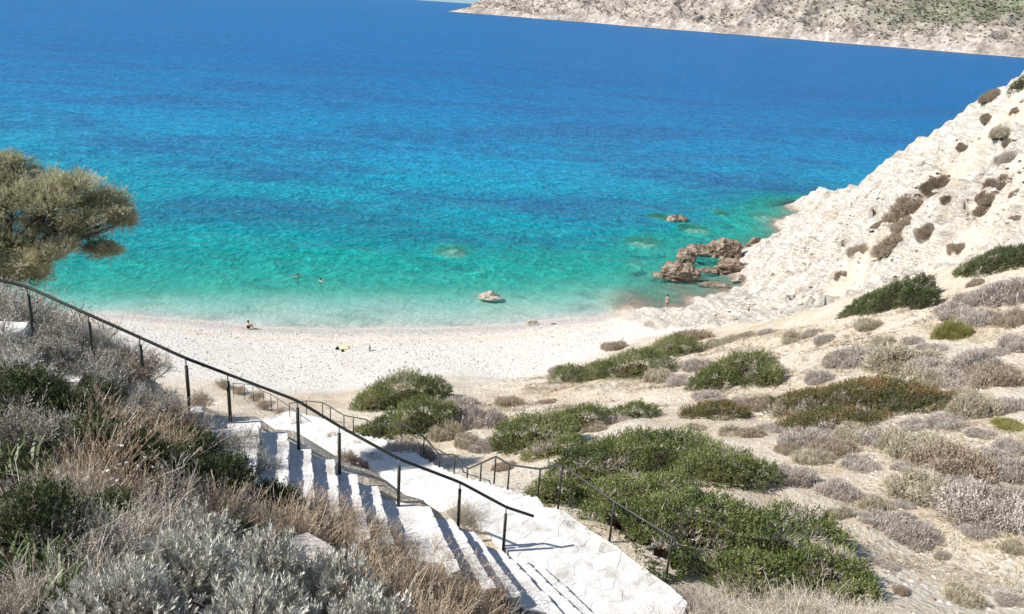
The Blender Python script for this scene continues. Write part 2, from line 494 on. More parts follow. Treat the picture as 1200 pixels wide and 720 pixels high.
# a gully with soil and plants, a second one further right, and pits
def seg_d(x, y, P):
    best = np.full(x.shape, 1e9)
    for a_, b_ in zip(P[:-1], P[1:]):
        v = b_[:2] - a_[:2]; t_ = np.clip(((x - a_[0]) * v[0] + (y - a_[1]) * v[1]) / (v @ v), 0, 1)
        best = np.minimum(best, np.hypot(x - a_[0] - v[0] * t_, y - a_[1] - v[1] * t_))
    return best
gd = seg_d(GX, GY, GUL) + (r3 - .5) * 2.2; gd2 = seg_d(GX, GY, GUL2) + (r3 - .5) * 2.2
gul = np.maximum(np.exp(-(gd / 1.9) ** 2), .8 * np.exp(-(gd2 / 2.0) ** 2))
HZ -= amp * gul * 1.7
soily = np.clip(np.maximum(gul * .95, sstep(.52, .66, fbm(GX * .16, GY * .16, 4, 55)) * sstep(17, 24, BASE) * .8), 0, 1)
big = ridged(GX * .075 + 3, GY * .06 + .05 * GX, 3, 19)
HZ += amp * ((big - .66) * 5.5 - .55 - .9 * sstep(14, 26, BASE)) * sstep(2, 7, BASE)
# strata ledges
led = HZ + 0.25 * GX
st = (led / 1.3) - np.floor(led / 1.3)
HZ += amp * (sstep(0.40, 0.60, st) - st) * 0.75
for p_, r_ in PITS:
    q_ = ((GX - p_[0]) / r_) ** 2 + ((GY - p_[1]) / (r_ * 1.7)) ** 2 + (r3 - .5) * .8
    HZ -= 2.4 * sstep(1.15, .7, q_)
rock = rock * (1 - soily * .85)
# levelled ground below stair, platform and path
fm = (GX > FLAT[:, 0].min() - 4) & (GX < FLAT[:, 0].max() + 4) & (GY > FLAT[:, 1].min() - 4) & (GY < FLAT[:, 1].max() + 4)
vx = GX[fm]; vy = GY[fm]; best = np.full(len(vx), 1e9); bz = np.zeros(len(vx))
for x, y, z, r in FLAT:
    d = np.sqrt((vx - x) ** 2 + (vy - y) ** 2) - r
    k = d < best; best[k] = d[k]; bz[k] = z
hz = HZ[fm]; w = sstep(1.3, 0.35, best)
HZ[fm] = hz * (1 - w) + np.minimum(bz, 99) * w

# ------------------------------------------------------------------ ground mesh
def ground_material():
    t = NT('ground'); p = t.pos()
    nz = t.n('SeparateXYZ'); t.l(p, nz.inputs[0])
    big = t.noise(p, 0.09, 5, 0.6); mid = t.noise(p, 0.7, 6, 0.65); fine = t.noise(p, 7, 5, 0.7)
    # dry soil with stones
    soil = t.ramp(t.math('ADD', t.math('MULTIPLY', big, .45), t.math('MULTIPLY', mid, .55)),
                  [(0.30, (0.52, 0.375, 0.215)), (0.42, (0.61, 0.505, 0.37)), (0.55, (0.67, 0.60, 0.49)), (0.72, (0.70, 0.65, 0.575))])
    vs = t.voro(p, 3.4); vc = t.voro(p, 3.4, out='Color')
    stone = t.math('LESS_THAN', vs, 0.26)
    sc = t.n('SeparateColor'); t.l(vc, sc.inputs[0])
    soil = t.mixc(t.math('MULTIPLY', stone, t.math('GREATER_THAN', sc.outputs[0], 0.45)), soil, t.mixc(sc.outputs[1], (0.42, 0.34, 0.26), (0.74, 0.70, 0.64)))
    soil = t.mixc(t.ramp(fine, [(0.30, (0.55,) * 3), (0.46, (0, 0, 0))]), soil, (0.27, 0.20, 0.14))
    dl = t.noise(p, 1.6, 7, 0.78)
    soil = t.mixc(t.ramp(dl, [(0.50, (0, 0, 0)), (0.64, (.42,) * 3)]), soil, t.mixc(fine, (0.20, 0.155, 0.11), (0.46, 0.39, 0.31)))
    # white pebbles of the beach
    pv = t.voro(p, 5.5); pc = t.n('SeparateColor'); t.l(t.voro(p, 5.5, out='Color'), pc.inputs[0])
    beach = t.ramp(pc.outputs[0], [(0.0, (0.34, 0.31, 0.28)), (0.035, (0.45, 0.42, 0.38)), (0.07, (0.65, 0.61, 0.55)), (1.0, (0.80, 0.76, 0.695))])
    beach = t.mixc(t.ramp(mid, [(0.52, (0, 0, 0)), (0.70, (.5, .5, .5))]), beach, (0.66, 0.58, 0.45))
    line = t.math('MULTIPLY', t.ramp(nz.outputs[2], [(0.0, (0, 0, 0)), (0.45, (0, 0, 0)), (0.62, (1, 1, 1)), (0.9, (0, 0, 0))]), 0.45)
    beach = t.mixc(line, beach, (0.66, 0.55, 0.38))
    wet = t.ramp(t.math('ADD', nz.outputs[2], t.math('MULTIPLY', t.math('SUBTRACT', mid, .5), 0.35)), [(0.16, (1, 1, 1)), (0.5, (0, 0, 0))])
    wetc = t.mixc(pc.outputs[1], (0.36, 0.325, 0.29), (0.60, 0.545, 0.49))
    beach = t.mixc(t.math('MULTIPLY', wet, 0.8), beach, wetc)
    under = t.ramp(nz.outputs[2], [(0.0, (1, 1, 1)), (0.06, (0, 0, 0))])
    sandbed = t.ramp(t.noise(p, 0.16, 5, 0.65), [(0.33, (0.36, 0.40, 0.36)), (0.47, (0.60, 0.59, 0.53)), (0.7, (0.68, 0.66, 0.60))])
    beach = t.mixc(under, beach, sandbed)
    # white cliff rock
    rv = t.noise(p, 0.35, 7, 0.68, 0.6)
    rockc = t.ramp(rv, [(0.27, (0.44, 0.34, 0.24)), (0.37, (0.59, 0.515, 0.42)), (0.46, (0.675, 0.625, 0.55)), (0.64, (0.725, 0.685, 0.63))])
    mpn = t.n('Mapping'); mpn.inputs['Rotation'].default_value = (0.35, -0.5, 0.4); mpn.inputs['Scale'].default_value = (0.35, 0.5, 2.6); t.l(p, mpn.inputs['Vector'])
    strat = t.noise(mpn.outputs[0], 1.0, 8, 0.72, 0.8)
    crack = t.math('ABSOLUTE', t.math('SUBTRACT', t.noise(mpn.outputs[0], 0.7, 5, 0.65, 1.2), 0.5))
    rockc = t.mixc(t.ramp(strat, [(0.36, (.55,) * 3), (0.45, (0, 0, 0))]), rockc, (0.46, 0.385, 0.31))
    rockc = t.mixc(t.ramp(crack, [(0.0, (.6,) * 3), (0.012, (0, 0, 0))]), rockc, (0.30, 0.24, 0.18))
    pit = t.noise(p, 1.9, 8, 0.8)
    rockc = t.mixc(t.ramp(pit, [(0.35, (.9,) * 3), (0.42, (0, 0, 0))]), rockc, (0.38, 0.31, 0.24))
    wl = t.ramp(t.math('ADD', nz.outputs[2], t.math('MULTIPLY', mid, .8)), [(0.55, (1, 1, 1)), (0.95, (0, 0, 0))])
    rockc = t.mixc(t.math('MULTIPLY', wl, 0.75), rockc, (0.27, 0.19, 0.13))
    # litter of the bank
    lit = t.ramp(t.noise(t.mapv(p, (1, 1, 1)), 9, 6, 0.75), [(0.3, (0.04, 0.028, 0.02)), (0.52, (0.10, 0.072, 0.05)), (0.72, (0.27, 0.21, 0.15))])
    col = t.mixc(t.attr('beach'), soil, beach)
    col = t.mixc(t.attr('rock'), col, rockc)
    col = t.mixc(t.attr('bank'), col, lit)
    h = t.math('ADD', t.math('MULTIPLY', fine, 0.6), t.math('MULTIPLY', mid, 0.5))
    h = t.math('ADD', h, t.math('MULTIPLY', t.math('MINIMUM', vs, 0.4), -0.5))
    rockh = t.math('ADD', t.math('MULTIPLY', pit, 1.4), t.math('ADD', t.math('MULTIPLY', strat, 1.6), t.math('MULTIPLY', t.math('MINIMUM', crack, 0.03), 10)))
    mh = t.n('Mix', data_type='FLOAT'); t.l(t.attr('rock'), mh.inputs[0]); t.l(h, mh.inputs[2]); t.l(rockh, mh.inputs[3])
    b = t.bump(mh.outputs[0], 0.85, 0.28)
    return t.done(t.principled(col, 0.95, b, 0.1))

me = bpy.data.meshes.new('ground')
ny, nx = GX.shape
V = np.stack([GX, GY, HZ], -1).reshape(-1, 3)
idx = np.arange(nx * ny).reshape(ny, nx)
F = np.stack([idx[:-1, :-1], idx[:-1, 1:], idx[1:, 1:], idx[1:, :-1]], -1).reshape(-1, 4)
g = Geo(); g.add(V, F, 0, None, True)
gm = g.mesh('ground', [ground_material()])
for nm, a in (('rock', rock), ('beach', beach), ('bank', bank)):
    at = gm.attributes.new(nm, 'FLOAT', 'POINT'); at.data.foreach_set('value', a.ravel().astype(np.float32))
go = link('ground', gm); go['kind'] = 'structure'

# ------------------------------------------------------------------ boulders in and by the water
ROCKS = []                                     # x, y, z, rx, ry, rz : also lowers the water depth above them
rock_m = stone_mat('shore_rock', [(0.33, (0.05, 0.036, 0.026)), (0.45, (0.165, 0.120, 0.085)), (0.55, (0.30, 0.235, 0.175)), (0.70, (0.54, 0.48, 0.41))], 1.4, 0.9, 0.12, 7)
pale_m = stone_mat('pale_rock', [(0.30, (0.16, 0.12, 0.085)), (0.45, (0.38, 0.32, 0.26)), (0.65, (0.58, 0.53, 0.47))], 1.4, 0.9, 0.12, 8)
def rock_geo(rx, ry, rz, seed, lat=24, lon=36, rough=0.50):
    rg = np.random.default_rng(seed)
    th = np.linspace(0.02, PI - 0.02, lat)[:, None]; ph = (np.arange(lon) * 2 * PI / lon)[None, :]
    D = np.stack([np.sin(th) * np.cos(ph), np.sin(th) * np.sin(ph), np.cos(th) * np.ones_like(ph)], -1)
    r = np.ones((lat, lon))
    for _ in range(11):                        # flat facets
        a = nrm(rg.normal(size=3)); c = rg.uniform(0.50, 0.90)
        dd = D @ a
        r = np.minimum(r, np.where(dd > 0.05, c / np.maximum(dd, 0.05), 9))
    ox = rg.uniform(0, 50)
    r = r * (1 + rough * (ridged(D[..., 0] * 2.2 + ox + D[..., 2] * 1.7, D[..., 1] * 2.2 + D[..., 2] * 2.6, 5, seed) - 0.6))
    V = D * r[..., None] * np.array([rx, ry, rz])
    idx = np.arange(lat * lon).reshape(lat, lon)
    F = np.stack([idx[:-1], np.roll(idx[:-1], -1, 1), np.roll(idx[1:], -1, 1), idx[1:]], -1).reshape(-1, 4)
    return V.reshape(-1, 3), F[:, ::-1]
def boulder(name, px, py, wpx, h, label, cat='rock', zc=0.0, ry=0.8, m=None, group=None, seed=1, rz=0.0, parts=None, sub=False):
    p = atz(px, py, zc) if zc is not None else ground(px, py)
    d = depth_of(p); rx = wpx / 2 / FPX * d * 1.08; h = h * 1.15
    g = Geo(); V, F = rock_geo(rx, rx * ry, h, seed); g.add(V, F, 0, None, False)
    for q in (parts or []):
        V, F = rock_geo(rx * q[3], rx * q[3] * 0.9, h * q[4], seed + 50 + int(q[0] * 10)); g.add(V + np.array([q[0] * rx, q[1] * rx, q[2] * h]), F)
    o = g.build(name, m or rock_m); o.location = tuple(p); o.rotation_euler = (0, 0, rz)
    tag(o, label, cat, group)
    ROCKS.append((p[0], p[1], p[2], rx, rx * ry, h))
    return o
boulder('rock', 793, 259, 22, 0.95, 'small brown rock standing alone in blue water, farthest out of the shore rocks', seed=3, zc=-0.1, parts=[(.5, 0, .35, .6, .9)])
boulder('boulder', 795, 324, 46, 1.75, 'big grey streaked boulder in shallow water, nearest the bathers of the shore rocks', 'boulder', seed=5, zc=0.1, parts=[(-.8, .1, -.3, .55, .5), (.4, -.1, .2, .7, .6)])
boulder('boulder', 803, 306, 25, 1.5, 'dark grey boulder rising right behind the big grey streaked one', 'boulder', seed=8, zc=.3)
boulder('boulder', 849, 297, 42, 1.9, 'tall brown peaked boulder, highest rock of the cluster by the cliff', 'boulder', seed=12, zc=.3, parts=[(-.5, 0, -.2, .6, .7), (.6, -.1, -.3, .6, .6)])
boulder('boulder', 820, 296, 30, 1.15, 'low rounded brown boulder joining the left side of the peaked one', 'boulder', seed=14, zc=.2, parts=[(.8, 0, -.2, .7, .7)])
boulder('boulder', 860, 316, 42, 1.2, 'layered grey brown boulder at the foot of the white cliff', 'boulder', seed=17, zc=.4, parts=[(.6, 0, .1, .5, .9), (-.6, .1, -.4, .6, .6)])
boulder('rock', 866, 328, 17, .7, 'small pale rock in front of the layered boulder', seed=21, zc=.2, m=pale_m)
boulder('rock', 879, 325, 14, .7, 'small pale rock wedged against the cliff right of the layered boulder', seed=22, zc=.3, m=pale_m)
boulder('rock', 884, 290, 18, 1.3, 'reddish brown rock at the waterline of the cliff beyond the peaked boulder', seed=23, zc=.3)
boulder('rock', 838, 334, 40, .3, 'flat dark rock awash between the big boulder and the cliff', seed=24, zc=-.1, ry=.5)
boulder('rock', 832, 318, 24, .42, 'low dark rock awash in the pool enclosed by the brown boulders', seed=25, zc=-.05, ry=.7)
boulder('rock', 966, 236, 16, 2.0, 'pale rock capping the seaward tip of the white cliff', seed=27, zc=1.2, m=pale_m)
boulder('rock', 953, 244, 26, 1.0, 'dark brown reef rock at the seaward tip of the white cliff', seed=28, zc=0)
boulder('rock', 572, 348, 34, .50, 'lone rock half submerged in the green shallows in front of the beach', seed=31, zc=-.12, m=pale_m, ry=.8, parts=[(.25, .1, .5, .42, .8)])
boulder('rock', 623, 381, 17, .42, 'small grey rock lying on the wet pebbles at the waterline', seed=33, zc=.1, m=pale_m, parts=[(.6, 0, -.2, .5, .6)])
boulder('rock', 648, 381, 10, .16, 'tiny flat dark stone on the wet pebbles right of the small grey rock', seed=35, zc=.15)
boulder('rock', 808, 360, 14, .18, 'flat dark stone at the water edge right of the standing bather', seed=36, zc=.08, ry=.5)
for i, (px, py, w, lab) in enumerate(((530, 303, 44, 'pale rock under water in the turquoise bay beyond the lone rock'), (743, 317, 26, 'pale round rock under water left of the big grey boulder'),
        (752, 292, 40, 'faint pale rock under water between the big boulder and the far lone rock'), (900, 262, 46, 'long pale reef under water beside the cliff tip'),
        (845, 257, 24, 'small dim reef under water right of the far lone rock'), (812, 276, 40, 'wide dim reef under water behind the low brown boulder'), (773, 261, 30, 'purplish rock under water left of the far lone rock'))):
    boulder('submerged_rock', px, py, w, .8 if w > 30 else .6, lab, 'rock', zc=-1.1, seed=40 + i, m=pale_m if i != 6 else rock_m, ry=1.15)

# ------------------------------------------------------------------ sea
def water_material():
    t = NT('sea_water'); p = t.pos()
    d0 = t.attr('depth')
    pat = t.noise(p, 0.028, 5, 0.6)
    d = t.math('MAXIMUM', d0, 0.0)
    def ex(k): return t.math('EXPONENT', t.math('MULTIPLY', d, -k))
    cc = t.n('CombineColor'); t.l(ex(0.85), cc.inputs[0]); t.l(ex(0.10), cc.inputs[1]); t.l(ex(0.16), cc.inputs[2])
    tr = t.n('BsdfTransparent'); t.l(cc.outputs[0], tr.inputs[0])
    dn = t.math('DIVIDE', d, 30.0)
    # sea grass beds make dark patches on the bottom
    bed = t.noise(t.mapv(p, (0.016, 0.034, 1)), 1.0, 5, 0.6, 0.4)
    sc = t.ramp(dn, [(0.0, (0.09, 0.46, 0.38)), (0.05, (0.025, 0.42, 0.38)), (0.075, (0.010, 0.35, 0.345)), (0.10, (0.006, 0.285, 0.375)), (0.23, (0.008, 0.225, 0.39)), (0.42, (0.008, 0.155, 0.345)), (0.7, (0.008, 0.125, 0.32)), (1.0, (0.011, 0.130, 0.33))])
    sc = t.mixc(t.math('MULTIPLY', t.ramp(bed, [(0.45, (0, 0, 0)), (0.60, (.72,) * 3)]), t.ramp(dn, [(0.05, (0, 0, 0)), (0.12, (1, 1, 1)), (1, (.6, .6, .6))])), sc, (0.016, 0.10, 0.26))
    wav = t.mapv(p, (1.1, 0.8, 1.0))
    w1 = t.noise(wav, 1.05, 3, 0.6, 0.4); w2 = t.noise(t.mapv(p, (0.7, 0.8, 1.0)), 0.35, 4, 0.65, 0.3); w3 = t.noise(t.mapv(p, (0.3, 1, 1)), 0.06, 4, .65)
    h = t.math('ADD', t.math('MULTIPLY', w1, 0.32), t.math('ADD', t.math('MULTIPLY', w2, 1.3), t.math('MULTIPLY', w3, 3.0)))
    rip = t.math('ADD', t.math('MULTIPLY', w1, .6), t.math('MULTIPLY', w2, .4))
    sc = t.mixc(1.0, sc, t.ramp(rip, [(0.34, (.50, .58, .66)), (0.48, (1.0, 1.0, 1.0)), (0.52, (1.1, 1.07, 1.05)), (0.66, (2.2, 1.7, 1.5))]), 'MULTIPLY')  # light and dark of the ripples painted into the water colour
    b = t.bump(h, 0.9, 1.0)
    df = t.n('BsdfDiffuse'); t.l(sc, df.inputs[0]); t.l(b, df.inputs[2])
    mx = t.n('MixShader'); t.l(t.math('SUBTRACT', 1.0, ex(0.38)), mx.inputs[0]); t.l(tr.outputs[0], mx.inputs[1]); t.l(df.outputs[0], mx.inputs[2])
    gl = t.n('BsdfGlossy'); gl.inputs['Roughness'].default_value = 0.22; t.l(b, gl.inputs['Normal'])
    fr = t.n('Fresnel'); fr.inputs[0].default_value = 1.33; t.l(b, fr.inputs[1])
    m2 = t.n('MixShader'); t.l(t.math('MULTIPLY', fr.outputs[0], 0.29, clamp=True), m2.inputs[0]); t.l(mx.outputs[0], m2.inputs[1]); t.l(gl.outputs[0], m2.inputs[2])
    return t.done(m2.outputs[0])
def geom(a, b, s0, r):
    out = [a]; s = s0
    while out[-1] < b: out.append(out[-1] + s); s *= r
    return np.array(out)
WX = np.r_[-geom(60, 30000, 6, 1.35)[::-1], np.arange(-54, 64, 0.8), geom(64, 30000, 4, 1.35)]
WY = np.r_[np.arange(40, 72, 8), np.arange(72, 165, 0.8), geom(165, 42000, 3, 1.16)]
wx, wy = np.meshgrid(WX, WY)
tz = Z(wx, wy)
fard = 9.5 + np.maximum(wy - 200, 0) * 0.055
dep = np.where(wy < 170, -tz, np.maximum(-tz, 0) * (1 - sstep(170, 260, wy)) + fard * sstep(170, 260, wy))
dep = np.where((np.abs(wx) > 130) & (wy < 260), np.maximum(dep, 6), dep)
for x, y, z, rx, ry, rz in ROCKS:
    q = ((wx - x) / rx) ** 2 + ((wy - y) / ry) ** 2
    top = z + rz * 0.62 * np.sqrt(np.maximum(0, 1 - q))
    dep = np.where(q < 1, np.minimum(dep, np.maximum(-top, 0.02)), dep)
dep = np.clip(dep, 0.0, 30)
me_g = Geo()
idx = np.arange(wx.size).reshape(wx.shape)
F = np.stack([idx[:-1, :-1], idx[:-1, 1:], idx[1:, 1:], idx[1:, :-1]], -1).reshape(-1, 4)
me_g.add(np.stack([wx, wy, np.zeros_like(wx)], -1).reshape(-1, 3), F, 0, None, True)
wm = me_g.mesh('sea', [water_material()])
at = wm.attributes.new('depth', 'FLOAT', 'POINT'); at.data.foreach_set('value', dep.ravel().astype(np.float32))
sea = link('sea', wm); sea['kind'] = 'structure'

# ------------------------------------------------------------------ far headland
def far_hill():
    A = atd(518, 12, 2750); B = atd(1210, 60, 1560); A[2] = B[2] = 0
    E = B + (B - A) * 0.55; E[1] -= 250
    nu, nv = 520, 70
    u = np.linspace(0, 1, nu); v = np.concatenate([np.linspace(0, 260, 50), np.linspace(275, 900, 20)])
    ab = np.linalg.norm(B - A); tot = ab * 1.55
    base = np.where((u * 1.55 <= 1)[:, None], A + (B - A) * (u * 1.55)[:, None], B + (E - B) * ((u * 1.55 - 1) / 0.55)[:, None])
    t = (B - A) / ab; nn = np.array([-t[1], t[0], 0]); nn = nn if nn[1] > 0 else -nn
    U, Vv = np.meshgrid(u * tot, v, indexing='ij')
    off = (fbm(U / 160, U * 0 + 2.2, 4, 61) - 0.5) * 110
    P = base[:, None, :] + nn * (Vv + off * np.exp(-Vv / 300) )[..., None]
    bay = np.exp(-((U - ab * 0.86) / 190.0) ** 2)
    prof = 8 * sstep(-4, 14, Vv) * (1 - .4 * bay) + Vv * (0.50 - .22 * bay) + 30 * sstep(60, 200, Vv)
    taper = sstep(-10, 150, U) * 0.75 + 0.25 * sstep(100, 700, U)
    n1 = ridged(U / 120, Vv / 90, 5, 91); n2 = ridged(U / 34, Vv / 30, 4, 92)
    h = prof * taper * (0.72 + 0.5 * fbm(U / 260, Vv / 220, 3, 41)) + taper * sstep(0, 40, Vv) * ((n1 - .6) * 46 + (n2 - .6) * 18) + (n2 - .6) * 5 * sstep(0, 12, Vv) * taper
    crag = np.exp(-((U - ab * 0.40) / 26.0) ** 2) * sstep(20, 90, Vv)
    h = h - crag * 26 * (1 - .3 * n2)
    h = np.where(Vv <= 0.01, -3, np.maximum(h, 0.6 * sstep(0, 5, Vv) + 0.2))
    P[..., 2] = h
    green = np.exp(-((U - ab * 0.93) / 330.0) ** 2) * sstep(70, 150, Vv - 0.08 * (U - ab * .86))
    idx = np.arange(nu * nv).reshape(nu, nv)
    F = np.stack([idx[:-1, :-1], idx[1:, :-1], idx[1:, 1:], idx[:-1, 1:]], -1).reshape(-1, 4)
    t_ = NT('headland'); p = t_.pos()
    a = t_.noise(p, 0.022, 7, 0.66); b2 = t_.noise(p, 0.09, 6, 0.7)
    col = t_.ramp(t_.math('ADD', t_.math('MULTIPLY', a, .45), t_.math('MULTIPLY', b2, .55)), [(0.35, (0.15, 0.125, 0.115)), (0.43, (0.27, 0.225, 0.19)), (0.51, (0.39, 0.335, 0.29)), (0.60, (0.57, 0.515, 0.46))])
    z = t_.n('SeparateXYZ'); t_.l(p, z.inputs[0])
    col = t_.mixc(t_.ramp(t_.math('DIVIDE', z.outputs[2], 40), [(0.02, (.7, .7, .7)), (0.10, (0, 0, 0))]), col, (0.56, 0.485, 0.42))
    col = t_.mixc(t_.math('MULTIPLY', t_.attr('scrub'), t_.ramp(b2, [(.38, (0, 0, 0)), (.55, (1, 1, 1))])), col, (0.12, 0.15, 0.08))
    col = t_.mixc(t_.ramp(z.outputs[2], [(0.9, (1, 1, 1)), (1.0, (0, 0, 0))]), col, (.12, .09, .07))
    m = t_.done(t_.principled(col, 0.95, t_.bump(t_.math('ADD', a, t_.math('MULTIPLY', b2, .6)), 0.8, 9.0), 0.05))
    g = Geo(); g.add(P.reshape(-1, 3), F, 0, None, False)
    gm = g.mesh('headland', [m])
    at = gm.attributes.new('scrub', 'FLOAT', 'POINT'); at.data.foreach_set('value', np.clip(green, 0, 1).ravel().astype(np.float32))
    o = link('headland', gm); o['kind'] = 'structure'
    # scrub dotted over the headland
    rg = np.random.default_rng(5)
    iu = rg.integers(8, 345, 17000); iv = rg.integers(4, 50, 17000)
    keep = (rg.random(17000) < 0.35 + green[iu, iv]) 
    pts = P[iu[keep], iv[keep]] + rg.normal(size=(keep.sum(), 3)) * [2, 2, 0]
    s = rg.uniform(1.2, 3.2, len(pts))
    ico = np.array([[1, 0, 0], [0, 1, 0], [-1, 0, 0], [0, -1, 0], [0, 0, .8], [.7, .7, .45], [-.7, .7, .4], [-.7, -.7, .5], [.7, -.7, .45]])
    fc = np.array([[0, 5, 4], [5, 1, 4], [1, 6, 4], [6, 2, 4], [2, 7, 4], [7, 3, 4], [3, 8, 4], [8, 0, 4]])
    VV = pts[:, None, :] + ico[None] * s[:, None, None] * rg.uniform(.7, 1.3, (len(pts), 9, 1))
    FF = fc[None] + (np.arange(len(pts)) * 9)[:, None, None]
    g = Geo(); g.add(VV.reshape(-1, 3), FF.reshape(-1, 3), 0, np.repeat(rg.random(len(pts)), 8))
    o = g.build('headland_scrub', leaf_mat('far_scrub', [(0, (0.14, 0.12, 0.095)), (.6, (0.15, 0.15, 0.09)), (1, (0.24, 0.215, 0.165))], 0.0, .9, 0.05))
    tag(o, 'dark scrub dotted over the rocky headland across the bay', 'scrub', kind='stuff')
far_hill()

# ------------------------------------------------------------------ stair and platform
white_m = stone_mat('whitewash', [(0.27, (0.32, 0.285, 0.24)), (0.37, (0.50, 0.475, 0.435)), (0.46, (0.635, 0.62, 0.59)), (0.7, (0.72, 0.705, 0.68))], 2.3, 0.6, 0.04, 17, world=True)
mortar_m = stone_mat('mortar', [(0.3, (0.36, 0.32, 0.27)), (0.5, (0.50, 0.46, 0.41)), (0.7, (0.60, 0.565, 0.52))], 3, 0.5, 0.02, 22, world=True)
metal_t = NT('dark_metal')
mp = metal_t.pos(); mn = metal_t.noise(mp, 14, 5, .7)
mcol = metal_t.ramp(mn, [(0.35, (0.022, 0.024, 0.02)), (0.58, (0.045, 0.047, 0.038)), (0.72, (0.11, 0.085, 0.06))])
metal_m = metal_t.done(metal_t.principled(mcol, 0.5, metal_t.bump(mn, .3, .004), 0.5, 0.25))
pin_t = NT('bare_steel')
pin_m = pin_t.done(pin_t.principled((0.30, 0.29, 0.27), 0.5, None, 0.5, 0.6))

rg = np.random.default_rng(3)
def step_block(parent, q0, th0, q1, th1, z, zlow, name='step', width=STAIR_W, nose=True):
    """one step between the back edge q0 and its nose q1, the nose lined with rounded stones"""
    e0 = np.array([math.sin(th0), -math.cos(th0)]); e1 = np.array([math.sin(th1), -math.cos(th1)])
    u = np.linspace(-0.02, width, 9)
    back = [q0[:2] + e0 * a for a in u]
    fwd1 = np.array([math.cos(th1), math.sin(th1)])
    front = [q1[:2] + e1 * a - fwd1 * 0.05 + fwd1 * rg.uniform(-.015, .015) for a in u[::-1]]
    g = Geo(); add_prism(g, np.array(back + front), zlow, z - 0.012 + rg.uniform(-.006, .006, 18), 0.01)
    s = g.build(name, white_m, parent)
    if nose:
        a = -0.04
        while a < width:
            w = rg.uniform(0.26, 0.46); dep = rg.uniform(.24, .30); pr = rg.uniform(-.012, .022)
            c = q1[:2] + e1 * (a + w / 2) + fwd1 * (pr - dep / 2)
            an = np.linspace(0, 2 * PI, 11)[:-1] + rg.uniform(0, .6)
            sx = np.sign(np.cos(an)) * np.abs(np.cos(an)) ** .32; sy = np.sign(np.sin(an)) * np.abs(np.sin(an)) ** .32
            poly = c + e1 * (sx * (w / 2 + .012))[:, None] + fwd1 * (sy * dep / 2)[:, None] + rg.normal(size=(10, 2)) * .008
            if np.cross(poly[1] - poly[0], poly[2] - poly[1]) < 0: poly = poly[::-1]
            g = Geo(); add_prism(g, poly, zlow, z + rg.uniform(-.004, .010), 0.012, 0, rg.uniform(.3, .7))
            g.build('nosing_stone', white_m, s)
            a += w
    return s
stairs = thing('stone_stairs', 'whitewashed stone stairs with ragged edges descending from the shrubs to the paved landing', 'stairs', (0, 0, 0))
for i in range(len(NP)):
    p, z, th = NP[i]
    if i == 0: q0 = p - np.array([1.35, 0.40, 0]); th0 = th
    else: q0, _, th0 = NP[i - 1]; q0 = q0
    znext = NP[i + 1][1] if i + 1 < len(NP) else PLAT_Z
    if i:
        fw = np.array([math.cos(th0), math.sin(th0), 0]); q0 = q0 + fw * 0.012
    step_block(stairs, q0, th0, p, th, z, znext - 0.35, width=STAIR_W + (0.25 if i > 8 else 0))
# steps of the upper run, mostly hidden by the plants
upp = resample(UPL, 0.62)
for i in range(len(upp) - 4):
    a, b = upp[i], upp[i + 1]
    step_block(stairs, a, math.radians(14), b + np.array([-.012, 0, 0]), math.radians(14), a[2] - 0.03, a[2] - 0.6, nose=False, width=1.35)

def clip_half(poly, n, c):
    out = []
    for i in range(len(poly)):
        a = poly[i]; b = poly[(i + 1) % len(poly)]
        da = a @ n - c; db = b @ n - c
        if da <= 0: out.append(a)
        if da * db < 0: out.append(a + (b - a) * (da / (da - db)))
    return np.array(out)
def flagstones(parent, poly, z, spacing, seed, joint=0.007, zj=0.004, name='flagstone'):
    r = np.random.default_rng(seed)
    x0, y0 = poly.min(0); x1, y1 = poly.max(0)
    S = np.zeros((0, 2))
    for _ in range(4000):                       # seeds at uneven distances
        q = np.array([r.uniform(x0 - .3, x1 + .3), r.uniform(y0 - .3, y1 + .3)])
        if len(S) == 0 or np.linalg.norm(S - q, axis=1).min() > spacing * r.uniform(.52, 1.15): S = np.vstack([S, q])
    for i in range(len(S)):
        d = np.linalg.norm(S - S[i], axis=1); nb = np.argsort(d)[1:14]
        c = np.array(poly)
        for n_, e_ in (((1, 0), S[i][0] + spacing * 1.2), ((-1, 0), -S[i][0] + spacing * 1.2), ((0, 1), S[i][1] + spacing * 1.2), ((0, -1), -S[i][1] + spacing * 1.2)):
            if len(c) >= 3: c = clip_half(c, np.array(n_, float), e_)
        if len(c) < 3: continue
        for j in nb:
            n = S[j] - S[i]; L = np.linalg.norm(n); n = n / L
            c = clip_half(c, n, (S[i] + S[j]) / 2 @ n - joint / 2)
            if len(c) < 3: break
        if len(c) < 3: continue
        cen = c.mean(0)
        if .5 * abs(np.sum(c[:, 0] * np.roll(c[:, 1], -1) - np.roll(c[:, 0], -1) * c[:, 1])) < .008: continue
        # wobble the outline a little
        c2 = []
        for k in range(len(c)):
            c2 += [c[k], (c[k] + c[(k + 1) % len(c)]) / 2]
        c2 = np.array(c2) + r.normal(size=(len(c2), 2)) * 0.006
        c2 = cen + (c2 - cen) * 0.985
        if np.sum(c2[:, 0] * np.roll(c2[:, 1], -1) - np.roll(c2[:, 0], -1) * c2[:, 1]) < 0: c2 = c2[::-1]
        g = Geo(); add_prism(g, c2, z - 0.06, z + r.normal() * zj, 0.006, 0, r.uniform(.2, .8))
        g.build(name, white_m, parent)
plat = thing('paved_landing', 'broad whitewashed landing of irregular flagstones at the foot of the stairs', 'landing')
c = PLAT.mean(0)
g = Geo(); add_prism(g, PLAT if np.cross(PLAT[1] - PLAT[0], PLAT[2] - PLAT[1]) > 0 else PLAT[::-1], PLAT_Z - 0.4, PLAT_Z - 0.006)
g.build('mortar_bed', white_m, plat)
flagstones(plat, PLAT, PLAT_Z, 0.42, 4)

